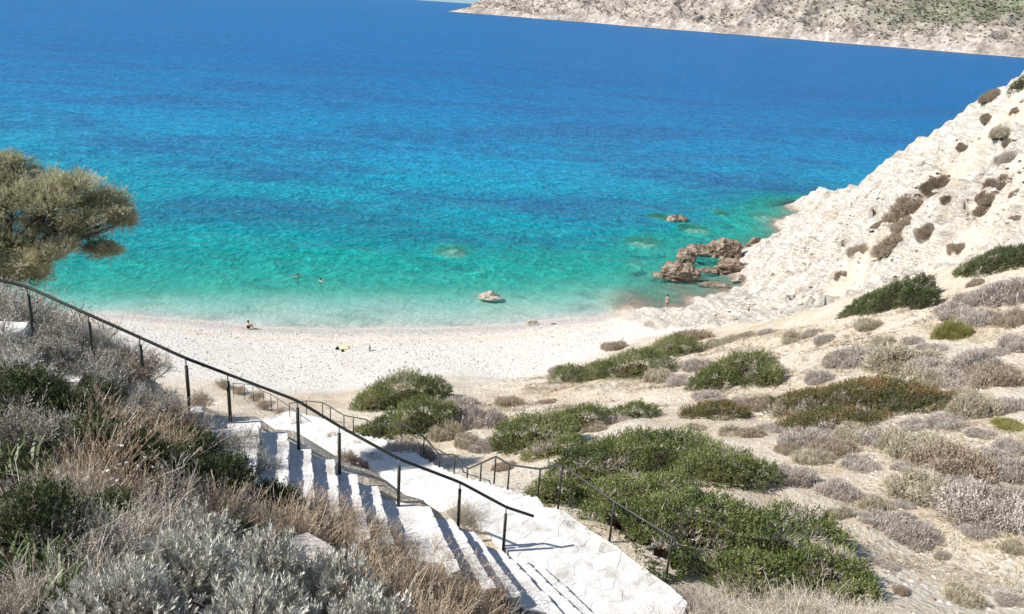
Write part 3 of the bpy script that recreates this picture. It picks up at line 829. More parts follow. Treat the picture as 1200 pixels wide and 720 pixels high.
# lower path: slabs stepping down towards the beach
path = thing('stepped_path', 'whitewashed stepped path winding down from the landing to the beach', 'path')
for i in range(len(RS) - 1):
    a, b = RS[i], RS[i + 1]
    la, lb = a[:2] + LN[i] * PATH_W, b[:2] + LN[i + 1] * PATH_W
    if i < 2: continue
    z = a[2] - 0.02
    if any(inside(PLAT, np.array([a[0] * (1 - f) + la[0] * f]), np.array([a[1] * (1 - f) + la[1] * f]))[0] for f in (.2, .5, .8)) and z > PLAT_Z - .06: continue
    n = 6
    A = [a[:2] * (1 - f) + la * f + rg.normal(size=2) * .012 for f in np.linspace(-.06, 1, n)]
    B = [b[:2] * (1 - f) + lb * f + rg.normal(size=2) * .025 for f in np.linspace(-.06, 1, n)]
    poly = np.array(A + B[::-1])
    ar = 0.5 * np.sum(poly[:, 0] * np.roll(poly[:, 1], -1) - np.roll(poly[:, 0], -1) * poly[:, 1])
    if ar < 0: poly = poly[::-1]
    g = Geo(); add_prism(g, poly, z - 0.55, z + rg.uniform(-.012, .012, len(poly)), .02, 0, rg.uniform(.3, .7))
    g.build('slab', white_m, path)

# stones and blocks beside the stair
def block(name, px, py, z, sx, sy, h, rz, label, cat, m=white_m, seed=0):
    p = atz(px, py, z)
    r = np.random.default_rng(seed)
    n = 14; an = np.arange(n) * 2 * PI / n
    cx = np.sign(np.cos(an)) * np.abs(np.cos(an)) ** .35; cy = np.sign(np.sin(an)) * np.abs(np.sin(an)) ** .35
    poly = np.c_[cx * sx / 2, cy * sy / 2] + r.normal(size=(n, 2)) * .012
    g = Geo(); add_prism(g, poly, -0.5, h + r.uniform(-.012, .012, n), .03)
    o = g.build(name, m); o.location = tuple(p); o.rotation_euler = (0, 0, rz)
    return tag(o, label, cat)
block('stone_pillar', 232, 502, 23.35, .26, .3, .46, .25, 'short whitewashed stone pillar at the left edge of the stair landing', 'pillar', seed=2)
block('stone_slab', 2, 394, 25.1, .95, .62, .2, .2, 'flat white slab at the far left beneath the first railing post', 'slab', seed=3)
pbl = ground(372, 668)
block('stone_block', 366, 664, pbl[2] + .1, .66, .36, .34, -.55, 'pale rectangular stone block lying among the silver shrubs and dry grass', 'stone block', mortar_m, 4)

# ------------------------------------------------------------------ railings
def railing(name, label, feet, h, rad, prad, group=None, thick=True, extra0=None, extra1=None):
    """feet: world points of post feet"""
    root = thing(name, label, 'railing', feet[0], 0, group)
    o = np.asarray(feet[0], float)
    feet = np.asarray(feet, float) - o
    h = np.broadcast_to(np.asarray(h, float), (len(feet),))
    tops = feet + np.c_[np.zeros(len(feet)), np.zeros(len(feet)), h]
    line = list(tops)
    if extra0 is not None: line = [np.asarray(extra0) - o] + line
    if extra1 is not None: line = line + [np.asarray(extra1) - o]
    line = np.array(line)
    # slightly rounded at the posts
    pts = [line[0]]
    for i in range(1, len(line) - 1):
        a, b, c = line[i - 1], line[i], line[i + 1]
        pts += [b + (a - b) * .12, b + ((a - b) + (c - b)) * .03, b + (c - b) * .12]
    pts.append(line[-1])
    g = Geo(); add_tube(g, np.array(pts), rad, 10); g.build('handrail', metal_m, root)
    for f, h in zip(feet, h):
        g = Geo()
        if thick:
            top = h * 0.83
            add_tube(g, [f + [0, 0, -.25], f + [0, 0, top]], prad, 10)
            post = g.build('post', metal_m, root)
            g = Geo(); add_tube(g, [f + [0, 0, top - .02], f + [0, 0, h]], prad * .38, 8); g.build('pin', pin_m, post)
        else:
            add_tube(g, [f + [0, 0, -.25], f + [0, 0, h - rad * .3]], prad, 8); g.build('post', metal_m, root)
    return root
PF = [(-60, 369, 25.4), (40, 392, 25.0), (110, 424, 24.6), (169, 450, 24.2), (222, 474, 23.85), (270, 491, 23.42), (350, 521, 22.95), (398, 550, 22.45), (467, 588, 21.9), (537, 613, 21.2), (590, 641, 20.62)]
feet = [atz(*a) for a in PF]
railing('stair_railing', 'dark metal handrail on thick posts along the stone stairs in front', feet, 1.05, .033, .036, extra0=feet[0] + np.array([-2.5, -.3, 1.5]), extra1=feet[-1] + np.array([.62, .18, .74]))
PT = [(788, 630, 17.5), (720, 588, 18.5), (659, 545, 19.7), (633, 550, 22), (597, 545, 24), (581, 535, 25), (564, 543, 26), (548, 550, 27), (533, 533, 28.2), (515, 533, 29.8), (497, 512, 31.3), (470, 495, 34.5), (457, 501, 35.5),
      (445, 495.5, 36.3), (438, 499.5, 36.9), (430, 492, 37.6), (414, 489, 39), (403, 487, 40), (387, 477, 42), (378, 472, 43.2), (359, 470, 44.8), (339, 473, 46.5)]
tops = [atd(*a) for a in PT]
ff = []; hh = []
for tp in tops:
    z_ = min(float(Z(tp[0], tp[1])), tp[2] - .55); z_ = max(z_, tp[2] - 1.25)
    ff.append(np.array([tp[0], tp[1], z_])); hh.append(tp[2] - z_)
RAILXY = [np.array(t_) for t_ in tops[:8]]
railing('path_railing', 'thin dark railing along the right side of landing and stepped path', ff, hh, .028, .027, thick=False, extra0=tops[0] + np.array([.18, -.12, -.05]))
PL = [(274, 465, 7.4), (287, 466, 7.7), (297, 467, 7.9), (309, 475, 8.3), (318, 479, 8.6), (326, 484, 8.9), (340, 495, 9.5), (353, 505, 10.1)]
railing('path_railing', 'short thin railing at the left side of the path near the beach', [atz(*a) for a in PL], .95, .022, .022, thick=False)

# ------------------------------------------------------------------ foliage builders
def rdirs(n, r=RNG): return nrm(r.normal(size=(n, 3)))
def perp(D, r=RNG):
    S = np.cross(D, rdirs(len(D), r)); return nrm(S)
def ribbons(P, D, L, W, bend, segs=2, r=RNG, taper=0.75):
    n = len(P); S = perp(D, r); L = np.broadcast_to(np.asarray(L, float), (n,)); W = np.broadcast_to(np.asarray(W, float), (n,))
    V = np.zeros((n, segs + 1, 2, 3))
    for i in range(segs + 1):
        t = i / segs
        c = P + D * (L * t)[:, None] + bend * (L * t * t)[:, None]
        w = (W * (1 - taper * t) / 2)[:, None]
        V[:, i, 0] = c - S * w; V[:, i, 1] = c + S * w
    b = (np.arange(n) * (segs + 1) * 2)[:, None]
    F = np.concatenate([np.c_[b + 2 * i, b + 2 * i + 1, b + 2 * i + 3, b + 2 * i + 2] for i in range(segs)])
    return V.reshape(-1, 3), F, P + D * L[:, None] + bend * L[:, None]
def leaves(P, D, L, W, r=RNG, N=None):
    n = len(P); L = np.broadcast_to(np.asarray(L, float), (n,))[:, None]; W = np.broadcast_to(np.asarray(W, float), (n,))[:, None]
    S = perp(D, r) if N is None else nrm(np.cross(D, N))
    V = np.stack([P, P + D * L * .55 + S * W / 2, P + D * L, P + D * L * .55 - S * W / 2], 1)
    return V.reshape(-1, 3), np.arange(n * 4).reshape(n, 4)
def sprigs(P, D, L, nl, ll, lw, spread=0.9, r=RNG, up=0.15):
    """nl leaves along each sprig, returned with the index of the sprig"""
    n = len(P); L = np.broadcast_to(np.asarray(L, float), (n,))
    A = perp(D, r); B = np.cross(D, A)
    ts = np.linspace(0.15, 1, nl)
    Pl = []; Dl = []; 
    for i, t in enumerate(ts):
        a = i * 2.4 + r.uniform(0, 6.28, n)
        rad = np.cos(a)[:, None] * A + np.sin(a)[:, None] * B
        Pl.append(P + D * (L * t)[:, None]); Dl.append(nrm(D * (1.0 if t < .95 else 2.5) + rad * spread + np.array([0, 0, up])))
    Pl = np.concatenate(Pl); Dl = np.concatenate(Dl)
    k = len(Pl)
    V, F = leaves(Pl, Dl, ll * r.uniform(.7, 1.25, k), lw * r.uniform(.7, 1.2, k), r)
    return V, F, np.tile(np.arange(n), nl)
def dome_dirs(n, r, minz=-0.1):
    D = rdirs(n * 3, r); D = D[D[:, 2] > minz][:n]
    return D

G = {}
# palettes
M_lentisk = leaf_mat('lentisk_leaf', [(0.0, (0.055, 0.078, 0.024)), (0.4, (0.135, 0.175, 0.05)), (0.75, (0.24, 0.265, 0.095)), (1.0, (0.38, 0.375, 0.18))])
M_juniper = leaf_mat('juniper_leaf', [(0.0, (0.045, 0.062, 0.026)), (0.6, (0.11, 0.14, 0.055)), (1.0, (0.21, 0.23, 0.10))])
M_olive = leaf_mat('olive_leaf', [(0.0, (0.09, 0.10, 0.035)), (0.5, (0.16, 0.15, 0.055)), (0.8, (0.24, 0.17, 0.07)), (1.0, (0.30, 0.16, 0.07))])
M_scrub = leaf_mat('scrub_twig', [(0.0, (0.24, 0.195, 0.165)), (0.35, (0.45, 0.39, 0.345)), (0.75, (0.65, 0.585, 0.525)), (1.0, (0.76, 0.70, 0.615))], 0.1, .85, .1)
M_scrub2 = leaf_mat('tan_scrub', [(0.0, (0.22, 0.18, 0.115)), (0.35, (0.43, 0.375, 0.265)), (0.75, (0.63, 0.57, 0.44)), (1.0, (0.74, 0.68, 0.55))], 0.1, .85, .1)
M_brown = leaf_mat('brown_scrub', [(0.0, (0.19, 0.135, 0.095)), (0.45, (0.41, 0.325, 0.245)), (1.0, (0.62, 0.53, 0.42))], 0.1, .85, .1)
M_ygreen = leaf_mat('yellow_green_leaf', [(0.0, (0.20, 0.20, 0.055)), (0.6, (0.32, 0.31, 0.10)), (1.0, (0.42, 0.38, 0.17))])
M_silver = leaf_mat('silver_leaf', [(0.0, (0.22, 0.215, 0.165)), (0.35, (0.48, 0.465, 0.395)), (1.0, (0.80, 0.775, 0.69))], .12, .7, .2)
M_straw = leaf_mat('straw', [(0.0, (0.20, 0.125, 0.07)), (0.35, (0.42, 0.305, 0.20)), (0.7, (0.60, 0.485, 0.355)), (1.0, (0.74, 0.655, 0.53))], .12, .8, .15)
M_pale = leaf_mat('pale_dry_stem', [(0.0, (0.34, 0.28, 0.20)), (0.5, (0.56, 0.50, 0.41)), (1.0, (0.72, 0.67, 0.59))], .12, .8, .15)
M_grey = leaf_mat('grey_twig', [(0.0, (0.13, 0.10, 0.075)), (0.45, (0.36, 0.31, 0.255)), (1.0, (0.70, 0.64, 0.56))], .05, .85, .1)
M_gleaf = leaf_mat('grey_green_leaf', [(0.0, (0.13, 0.12, 0.08)), (0.5, (0.33, 0.305, 0.235)), (1.0, (0.62, 0.58, 0.50))], .1, .8, .1)
M_dark = leaf_mat('dark_leaf', [(0.0, (0.035, 0.048, 0.018)), (0.6, (0.08, 0.105, 0.038)), (1.0, (0.16, 0.185, 0.08))])
M_strap = leaf_mat('strap_leaf', [(0.0, (0.06, 0.095, 0.03)), (0.6, (0.13, 0.18, 0.065)), (1.0, (0.25, 0.29, 0.14))], .2, .45, .4)
M_tam = leaf_mat('tamarisk_leaf', [(0.0, (0.17, 0.18, 0.085)), (0.35, (0.41, 0.40, 0.245)), (0.7, (0.63, 0.595, 0.40)), (1.0, (0.80, 0.745, 0.55))], .33, .8, .1)
M_bark = stone_mat('bark', [(0.3, (0.05, 0.036, 0.025)), (0.55, (0.13, 0.10, 0.075)), (0.75, (0.24, 0.20, 0.16))], 6, .8, .03, 25)
M_core = leaf_mat('shade_core_and_stem', [(0.0, (0.045, 0.034, 0.022)), (1.0, (0.09, 0.07, 0.045))], 0, .9, .05)  # dark brown painting gap shade on bush cores; real stems of leafy shrubs too

def core_geo(g, cen, rad, mi, seed, k=.80, slope=None):  # solid dark lump inside a bush, stands in for shade between leaves
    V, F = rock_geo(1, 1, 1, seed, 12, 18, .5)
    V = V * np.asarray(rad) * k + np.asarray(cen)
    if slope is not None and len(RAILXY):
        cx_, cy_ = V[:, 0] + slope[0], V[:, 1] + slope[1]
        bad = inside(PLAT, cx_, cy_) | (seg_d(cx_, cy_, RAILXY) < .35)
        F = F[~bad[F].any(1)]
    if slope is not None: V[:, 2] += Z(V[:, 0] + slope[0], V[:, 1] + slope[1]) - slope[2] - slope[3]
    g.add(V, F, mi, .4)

def mound(name, lobes, label, mat, cat='bush', dens=1.0, leaf=(.07, .032), nl=6, slen=.16, group=None, seed=1, hfac=.5, yf=.8, mats2=None, jitter=.22):
    """large many-lobed bush; lobes as photo ellipses (px, py, width, height) standing on the ground"""
    r = np.random.default_rng(seed)
    base = None; L = []
    for (px, py, w, h) in lobes:
        p = ground(px, py + h * .30)
        d = depth_of(p); rx = w / 2 / FPX * d; rz = hfac * h / FPX * d * 1.15
        L.append((p + [0, rx * yf * .25, 0], rx, rx * yf, rz))
        if base is None: base = p
    root = thing(name, label, cat, base, 0, group)
    gs = Geo(); gl = Geo()
    for i, (p, rx, ry, rz) in enumerate(L):
        c = np.array([p[0], p[1], float(Z(p[0], p[1]))]) - base
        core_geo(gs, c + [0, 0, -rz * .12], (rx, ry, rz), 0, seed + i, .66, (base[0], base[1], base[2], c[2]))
        area = PI * rx * ry + PI * (rx + ry) * rz * .8
        n = int(area * 150 * dens)
        D = dome_dirs(n, r, -.05)
        A = np.array([rx, ry, rz])
        # clumps: the surface swells and shrinks
        sw = 0.70 + 0.56 * fbm(D[:, 0] * 3.2 * max(1, rx) + i * 7 + D[:, 2] * 2, D[:, 1] * 3.2 * max(1, ry) + D[:, 2] * 2.7 + seed, 3, seed)
        sw = sw * r.uniform(1 - jitter, 1.03, len(D)) * np.where(r.random(len(D)) > .95, 1.1, 1)
        P = D * A * sw[:, None] + c
        # follow the slope
        P[:, 2] += (Z(P[:, 0] + base[0], P[:, 1] + base[1]) - base[2] - c[2])
        keep = np.ones(len(P), bool)
        for j, (p2, a2, b2, c2) in enumerate(L):
            if j == i: continue
            cc = np.array([p2[0], p2[1], float(Z(p2[0], p2[1]))]) - base
            q = (((P - cc) / np.array([a2, b2, c2])) ** 2).sum(1)
            keep &= ~((q < .55))
        wx_, wy_ = P[:, 0] + base[0], P[:, 1] + base[1]
        keep &= ~inside(PLAT, wx_, wy_)
        if len(RAILXY): keep &= seg_d(wx_, wy_, RAILXY) > .13
        P = P[keep]; D = D[keep]
        N = nrm(D / A)
        dirs = nrm(N * .8 + rdirs(len(P), r) * .55 + np.array([0, 0, .45]))
        V, F, k = sprigs(P - dirs * slen * .5, dirs, slen * r.uniform(.7, 1.4, len(P)), nl, leaf[0], leaf[1], .95, r)
        ct = fbm(P[:, 0] * 1.1 + seed, P[:, 1] * 1.1, 3, seed + 3)
        tn = np.clip((ct - .5) * 1.5 + .5 + r.normal(size=len(P)) * .14, 0, 1)[k] + r.normal(size=len(k)) * .08
        dead = (fbm(P[:, 0] * .9 + 31, P[:, 1] * .9 + P[:, 2], 3, seed + 9) > .69) & (r.random(len(P)) < .7)
        dk = dead[k]
        gl.add(V, F[~dk], 0, np.clip(tn, 0, 1)[~dk])
        m_ = int(len(P) * .10); j_ = r.integers(0, len(P), m_)
        Vt, Ft, _t = ribbons(P[j_] - dirs[j_] * slen, nrm(dirs[j_] + rdirs(m_, r) * .3), slen * r.uniform(1, 2.2, m_), .018, rdirs(m_, r) * .2, 1, r); gl.add(Vt, Ft, 1, r.uniform(.1, .8, m_))
        if dead.any():
            q_ = np.where(dead)[0]; q_ = np.concatenate([q_, q_])
            Vt, Ft, _t = ribbons(P[q_] - dirs[q_] * slen * .6, nrm(dirs[q_] + rdirs(len(q_), r) * .5), slen * r.uniform(.8, 1.6, len(q_)), .02, rdirs(len(q_), r) * .2, 1, r); gl.add(Vt, Ft, 1, r.uniform(.1, .9, len(q_)))
    gs.build('shade_core', M_core, root)['kind'] = 'stuff'; gl.build('foliage', [mat, M_scrub], root)  # dark core is added shade behind the leaves, no modelled twigs
    return root

def make_scrub(seed, h=.42, n=420, tuft=.15):
    """low cushion of fine twigs, about unit radius, made of uneven tufts"""
    r = np.random.default_rng(seed); g = Geo()
    an = r.uniform(0, 6.28)
    lob = [(r.normal() * .12, r.normal() * .12, r.uniform(.5, .65))]
    for i in range(8):
        an += r.uniform(.5, 1.1); q = r.uniform(.4, .78)
        lob.append((q * math.cos(an), q * math.sin(an), r.uniform(.22, .42)))
    for x, y, s in lob:
        hh = h * (s / .6) ** .6 * r.uniform(.8, 1.15)
        core_geo(g, (x, y, -.06), (s, s * .92, hh), 1, seed + int(50 * s), .68)  # dark filler lump, painted shade between the twigs
        m = int(n * 2.2 * s)
        D = dome_dirs(m, r, -.02)
        A = np.array([s, s * .92, hh])
        P = D * A * (r.uniform(.72, 1.05, len(D)) * (1 + .25 * (r.random(len(D)) > .9)))[:, None] + [x, y, 0]
        dirs = nrm(nrm(D / A) * .7 + rdirs(len(D), r) * .6 + [0, 0, .4])
        V, F, tip = ribbons(P - dirs * tuft * .6, dirs, tuft * r.uniform(.7, 2.0, len(P)), .017, rdirs(len(P), r) * .25, 1, r)
        tn = np.clip(r.normal(size=len(P)) * .22 + r.uniform(.3, .6), 0, 1); g.add(V, F, 0, tn)
        V, F, k = sprigs(P - dirs * tuft * .3, dirs, tuft, 6, .055, .018, .9, r)
        g.add(V, F, 0, np.clip(tn[k] + r.normal(size=len(k)) * .2, 0, 1))
    return g
SCR = {}
for nm, m in (('grey', M_scrub), ('brown', M_brown), ('ygreen', M_ygreen)):
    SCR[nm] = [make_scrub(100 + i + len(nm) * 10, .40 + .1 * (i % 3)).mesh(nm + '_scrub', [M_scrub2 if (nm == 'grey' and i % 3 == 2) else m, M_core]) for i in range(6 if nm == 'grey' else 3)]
SCN = [0]
def scrub(px, py, w, h, kind, label, group=None, name='scrub_bush', cat='bush'):
    if px > 970 and py < 300 and kind != 'ygreen': w *= .88; h *= .9
    p = ground(px, py + h * .32); d = depth_of(p); R = w / 2 / FPX * d
    i = SCN[0]; SCN[0] += 1
    me = SCR[kind][i % len(SCR[kind])]
    e_ = max(.5, R * .7)
    nv = Vector((float(Z(p[0] - e_, p[1]) - Z(p[0] + e_, p[1])) / (2 * e_), float(Z(p[0], p[1] - e_) - Z(p[0], p[1] + e_)) / (2 * e_), 1.0)).normalized()
    if nv.z < .6: nv = (nv + Vector((0, 0, .5))).normalized()
    zs = max(.75, min(1.7, (h / w) * 2.5)); nv = (nv + Vector((0, 0, .8))).normalized() if kind != 'brown' else nv
    o = link(name, me, None, p - [0, 0, .10 * R], (i * 2.399) % 6.283, (R * (1.12 if w > 22 else 1), R * (.85 + .3 * ((i * .618) % 1)), R * zs))
    o.rotation_euler = (nv.to_track_quat('Z', 'Y').to_matrix() @ Matrix.Rotation((i * 2.399) % 6.283, 3, 'Z')).to_euler()
    return tag(o, label, cat, group)

# ------------------------------------------------------------------ green bushes on the slope
mound('lentisk_bush', [(470, 458, 96, 48), (440, 470, 60, 36), (505, 456, 50, 36)], 'round green bush at the beach edge, upper one of the pair beside the path', M_lentisk, seed=11, hfac=.7)
mound('lentisk_bush', [(490, 490, 78, 56), (450, 500, 46, 36), (520, 488, 44, 44)], 'darker green bush just below the round one, beside the path railing', M_lentisk, seed=12, hfac=.7)
mound('lentisk_bush', [(630, 505, 100, 58), (600, 512, 56, 46), (680, 490, 80, 40), (740, 482, 66, 26), (650, 525, 80, 30)], 'dark green bush with long right arm in the middle of the slope', M_lentisk, seed=13, hfac=.65)
mound('lentisk_thicket', [(760, 530, 180, 70), (850, 545, 130, 64), (690, 545, 110, 56), (650, 575, 80, 50), (740, 575, 140, 60)], 'wide bright green thicket right behind the landing railing', M_lentisk, 'thicket', seed=14, hfac=.55, dens=1.15)
mound('lentisk_thicket', [(820, 610, 200, 90), (910, 630, 170, 90), (960, 665, 130, 80), (740, 610, 110, 76), (770, 645, 90, 60), (690, 604, 56, 44), (738, 640, 56, 50), (778, 664, 44, 36), (880, 670, 120, 70), (1000, 690, 60, 50)], 'largest green thicket beside the landing spreading to the lower right', M_lentisk, 'thicket', seed=15, hfac=.52, dens=1.1)
mound('lentisk_bush', [(745, 425, 96, 44), (790, 405, 70, 34), (700, 435, 60, 32), (665, 438, 44, 26)], 'long grey green bush along the back of the beach below the cliff', M_lentisk, seed=16, hfac=.6)
mound('lentisk_bush', [(868, 430, 90, 50), (835, 445, 60, 36), (895, 440, 46, 40)], 'mid green rounded bush in the middle of the dry slope', M_lentisk, seed=17, hfac=.6)
mound('low_bush', [(840, 478, 84, 28)], 'flat grey green bush just below the mid green rounded one', M_olive, seed=18, hfac=.5)
mound('low_bush', [(1000, 458, 150, 62), (940, 462, 80, 52), (1070, 465, 96, 44), (980, 485, 120, 40)], 'broad low bush with olive and rusty leaves on the dry slope', M_olive, seed=19, hfac=.38)
mound('juniper_bush', [(1045, 351, 56, 32), (1072, 345, 40, 36), (1010, 359, 44, 18), (1028, 354, 44, 26), (1085, 352, 28, 24)], 'dark green juniper bush at the foot of the white cliff', M_juniper, seed=20, hfac=.8, leaf=(.09, .04))
mound('juniper_bush', [(1165, 308, 56, 24), (1192, 304, 34, 26), (1138, 314, 34, 14)], 'dark green juniper bush on the right edge above the other juniper', M_juniper, seed=21, hfac=.8, leaf=(.09, .04))
mound('small_bush', [(1193, 101, 20, 12)], 'little green bush at the very top of the white cliff', M_juniper, seed=22, hfac=.6)
mound('small_bush', [(432, 505, 44, 18)], 'small yellow green bush against the foot of the path railing', M_ygreen, seed=23, hfac=.7)

# ------------------------------------------------------------------ scrub on the slope
for a in [
    (560, 485, 70, 44, 'grey', 'tall dry grey bush between the two green bushes by the path'),
    (480, 527, 66, 36, 'grey', 'pale dry bush hanging over the path railing below the dark green bush'),
    (598, 470, 40, 16, 'brown', 'small reddish dry bush above the dark green bush with the long arm'),
    (722, 488, 50, 20, 'grey', 'grey dry bush growing on the long arm of the dark green bush'),
    (676, 436, 34, 26, 'grey', 'dark twiggy bush at the beach end of the grey green strip'),
    (1115, 385, 52, 24, 'ygreen', 'yellow green cushion bush on the dry slope below the junipers'),
    (1185, 497, 46, 12, 'ygreen', 'flat yellow green bush at the right edge of the slope'),
    (748, 565, 44, 34, 'grey', 'whitish dead bush sticking out of the big green thicket'),
    (1065, 245, 56, 30, 'brown', 'olive brown bush halfway up the white cliff'),
    (1100, 212, 40, 28, 'brown', 'brown bush higher up the white cliff beside its gully'),
    (1045, 282, 46, 24, 'brown', 'reddish bush low on the white cliff face'),
    (1086, 270, 26, 18, 'brown', 'small brown bush right of the reddish one on the cliff'),
    (1160, 109, 26, 14, 'brown', 'brown bush on the crest of the white cliff'),
    (1156, 136, 20, 12, 'brown', 'small brown bush just below the crest of the cliff'),
    (1175, 152, 34, 12, 'grey', 'flat grey bush on the upper right cliff'),
    (1185, 180, 34, 20, 'grey', 'grey bush at the right edge of the upper cliff'),
    (1170, 215, 44, 22, 'brown', 'reddish brown bush on the right of the cliff above the juniper'),
    (1010, 292, 40, 14, 'brown', 'low rusty plant at the left foot of the cliff gully'),
    (1185, 335, 80, 40, 'grey', 'large grey purple bush at the right edge below the juniper'),
    (1165, 590, 120, 56, 'grey', 'large grey purple bush at the lower right of the slope'),
    (1090, 572, 90, 30, 'grey', 'long grey bush left of the large grey purple one'),
    (1052, 610, 64, 34, 'grey', 'dark grey bush above the sandy patch at lower right'),
    (1075, 622, 56, 26, 'grey', 'grey bush touching the dark grey one on its right'),
    (1125, 695, 50, 26, 'grey', 'lonely grey cushion on bare ground at the lower right'),
    (982, 570, 54, 28, 'grey', 'grey bush with tan base just right of the big thicket'),
    (930, 555, 56, 34, 'grey', 'dark grey bush hugging the right end of the bright thicket'),
    (805, 393, 60, 18, 'brown', 'brown bush at the foot of the cliff by the beach'),
    (868, 393, 40, 14, 'brown', 'reddish bush at the cliff foot right of the brown one'),
]:
    scrub(*a)
fill = [(1120, 535, 110, 44), (1075, 520, 80, 34), (1180, 545, 60, 34), (1010, 415, 70, 30), (1060, 420, 80, 32), (1090, 425, 50, 26), (1145, 420, 66, 34), (1165, 440, 60, 30),
        (1120, 440, 70, 30), (1190, 400, 40, 24), (1140, 475, 60, 34), (1185, 470, 40, 30), (1040, 510, 70, 26), (1000, 505, 60, 24), (975, 520, 50, 24), (945, 510, 60, 30), (955, 535, 46, 18),
        (1010, 540, 46, 18), (1130, 565, 50, 16), (925, 475, 44, 24), (905, 500, 40, 16), (880, 505, 44, 14), (930, 395, 30, 14), (952, 388, 26, 12), (968, 396, 30, 14), (1020, 378, 30, 14),
        (1120, 360, 50, 24), (1150, 370, 56, 24), (1190, 372, 40, 22), (1150, 345, 50, 24), (900, 388, 26, 10), (845, 400, 36, 14), (820, 425, 40, 22), (800, 445, 36, 18), (775, 440, 40, 18),
        (890, 470, 40, 20), (960, 440, 36, 20), (985, 420, 40, 22), (1185, 520, 40, 20), (1060, 545, 34, 12), (985, 600, 30, 14), (1040, 660, 26, 14), (1055, 690, 24, 14), (1190, 640, 26, 14),
        (1185, 700, 40, 20), (1105, 650, 22, 10), (860, 505, 36, 14), (830, 462, 46, 16), (655, 432, 24, 12), (720, 405, 30, 12), (1150, 505, 34, 12), (1110, 492, 50, 20), (1025, 590, 40, 16), (1195, 575, 40, 24),
        (570, 520, 40, 16), (545, 515, 36, 18), (590, 545, 30, 12), (540, 470, 40, 20), (525, 505, 40, 24), (1095, 405, 34, 16), (1070, 398, 30, 14), (1035, 400, 34, 16), (1165, 410, 34, 16), (1130, 460, 40, 20), (1090, 445, 40, 22), (1160, 530, 50, 24), (1100, 550, 44, 16), (1140, 550, 44, 20), (1075, 495, 44, 16), (965, 500, 36, 14), (925, 525, 30, 14), (1185, 610, 40, 26), (1150, 620, 40, 18), (1125, 600, 40, 20), (1015, 605, 28, 14), (1060, 590, 24, 10), (700, 500, 30, 12), (640, 470, 26, 10), (870, 470, 30, 14), (815, 500, 24, 10)]
MARKS = [(1050, 348, 'the lower juniper'), (1165, 306, 'the right edge juniper'), (1115, 385, 'the yellow green cushion'), (1000, 460, 'the broad olive bush'), (868, 430, 'the mid green rounded bush'), (745, 425, 'the grey green strip'),
         (780, 530, 'the bright thicket'), (900, 640, 'the largest thicket'), (630, 505, 'the dark bush with the long arm'), (490, 490, 'the green pair by the path'), (1165, 590, 'the large grey purple bush'), (1125, 695, 'the lonely grey cushion')]
CMARKS = [(1065, 245, 'the olive brown bush'), (1100, 212, 'the high gully bush'), (1160, 109, 'the crest bush'), (1170, 215, 'the right reddish bush'), (1050, 348, 'the lower juniper'), (1165, 306, 'the right edge juniper'), (1045, 282, 'the low reddish bush')]
ORD = ['nearest', 'second nearest', 'third nearest', 'fourth nearest', 'fifth nearest', 'sixth nearest', 'seventh nearest', 'eighth nearest', 'ninth nearest', 'tenth nearest'] + [w_ + ' nearest' for w_ in 'eleventh twelfth thirteenth fourteenth fifteenth sixteenth seventeenth eighteenth nineteenth twentieth'.split()] + ['farther'] * 40
def place_labels(items, marks, head):
    key = []
    for a in items:
        m = min(marks, key=lambda q: (q[0] - a[0]) ** 2 + ((q[1] - a[1]) * 1.6) ** 2)
        dx, dy = a[0] - m[0], a[1] - m[1]
        w = ('right of' if dx > 0 else 'left of') if abs(dx) > abs(dy) * 1.1 else ('below' if dy > 0 else 'above')
        key.append((m[2], w, dx * dx + dy * dy))
    out = []
    for k_ in key:
        same = sorted(q[2] for q in key if q[:2] == k_[:2])
        h_ = head
        out.append('%s %s %s' % (head, k_[1], k_[0]) + (', %s of them' % ORD[same.index(k_[2])] if len(same) > 1 else ''))
    return out
for i, (a, lb) in enumerate(zip(fill, place_labels(fill, MARKS, 'small dry cushion bush'))):
    scrub(*a, 'grey' if i % 7 else 'brown', lb, 'dry cushion bushes on the right slope')
tufts = [(1128, 170, 16, 8), (1110, 232, 18, 10), (1150, 245, 20, 10), (1190, 255, 22, 12), (1075, 230, 18, 10), (1120, 290, 24, 10), (1030, 262, 22, 12), (1190, 128, 18, 8), (1060, 262, 30, 16), (1180, 165, 16, 8), (1155, 228, 26, 14), (1145, 330, 22, 8), (985, 322, 18, 7), (1190, 225, 20, 10)]
for a, lb in zip(tufts, place_labels(tufts, CMARKS, 'small brown tuft on the white cliff')):
    scrub(*a, 'brown', lb, 'brown tufts on the white cliff', 'dry_tuft', 'plant')

# ------------------------------------------------------------------ foreground plants
def make_silver(seed, R=.5, H=.5, n=330):
    r = np.random.default_rng(seed); g = Geo(); gs = Geo()
    D = dome_dirs(n, r, .0); A = np.array([R, R, H])
    sw = .8 + .4 * fbm(D[:, 0] * 2.6 + seed, D[:, 1] * 2.6, 2, seed)
    P = D * A * (sw * r.uniform(.62, 1.0, n))[:, None]
    dirs = nrm(D * .7 + rdirs(n, r) * .35 + [0, 0, .75])
    V, F, k = sprigs(P - dirs * .05, dirs, .13 * r.uniform(.6, 1.5, n), 17, .062, .0135, .7, r, .25)
    tn = r.uniform(.15, .95, n)
    g.add(V, F, 0, np.clip(tn[k] + r.normal(size=len(k)) * .12, 0, 1))
    B = r.normal(size=(n, 3)) * [.05, .05, 0]
    V, F, _ = ribbons(B, nrm(P - B), np.linalg.norm(P - B, axis=1), .006, np.zeros((n, 3)), 1, r); gs.add(V, F, 0, r.uniform(0, .6, n))
    return gs, g
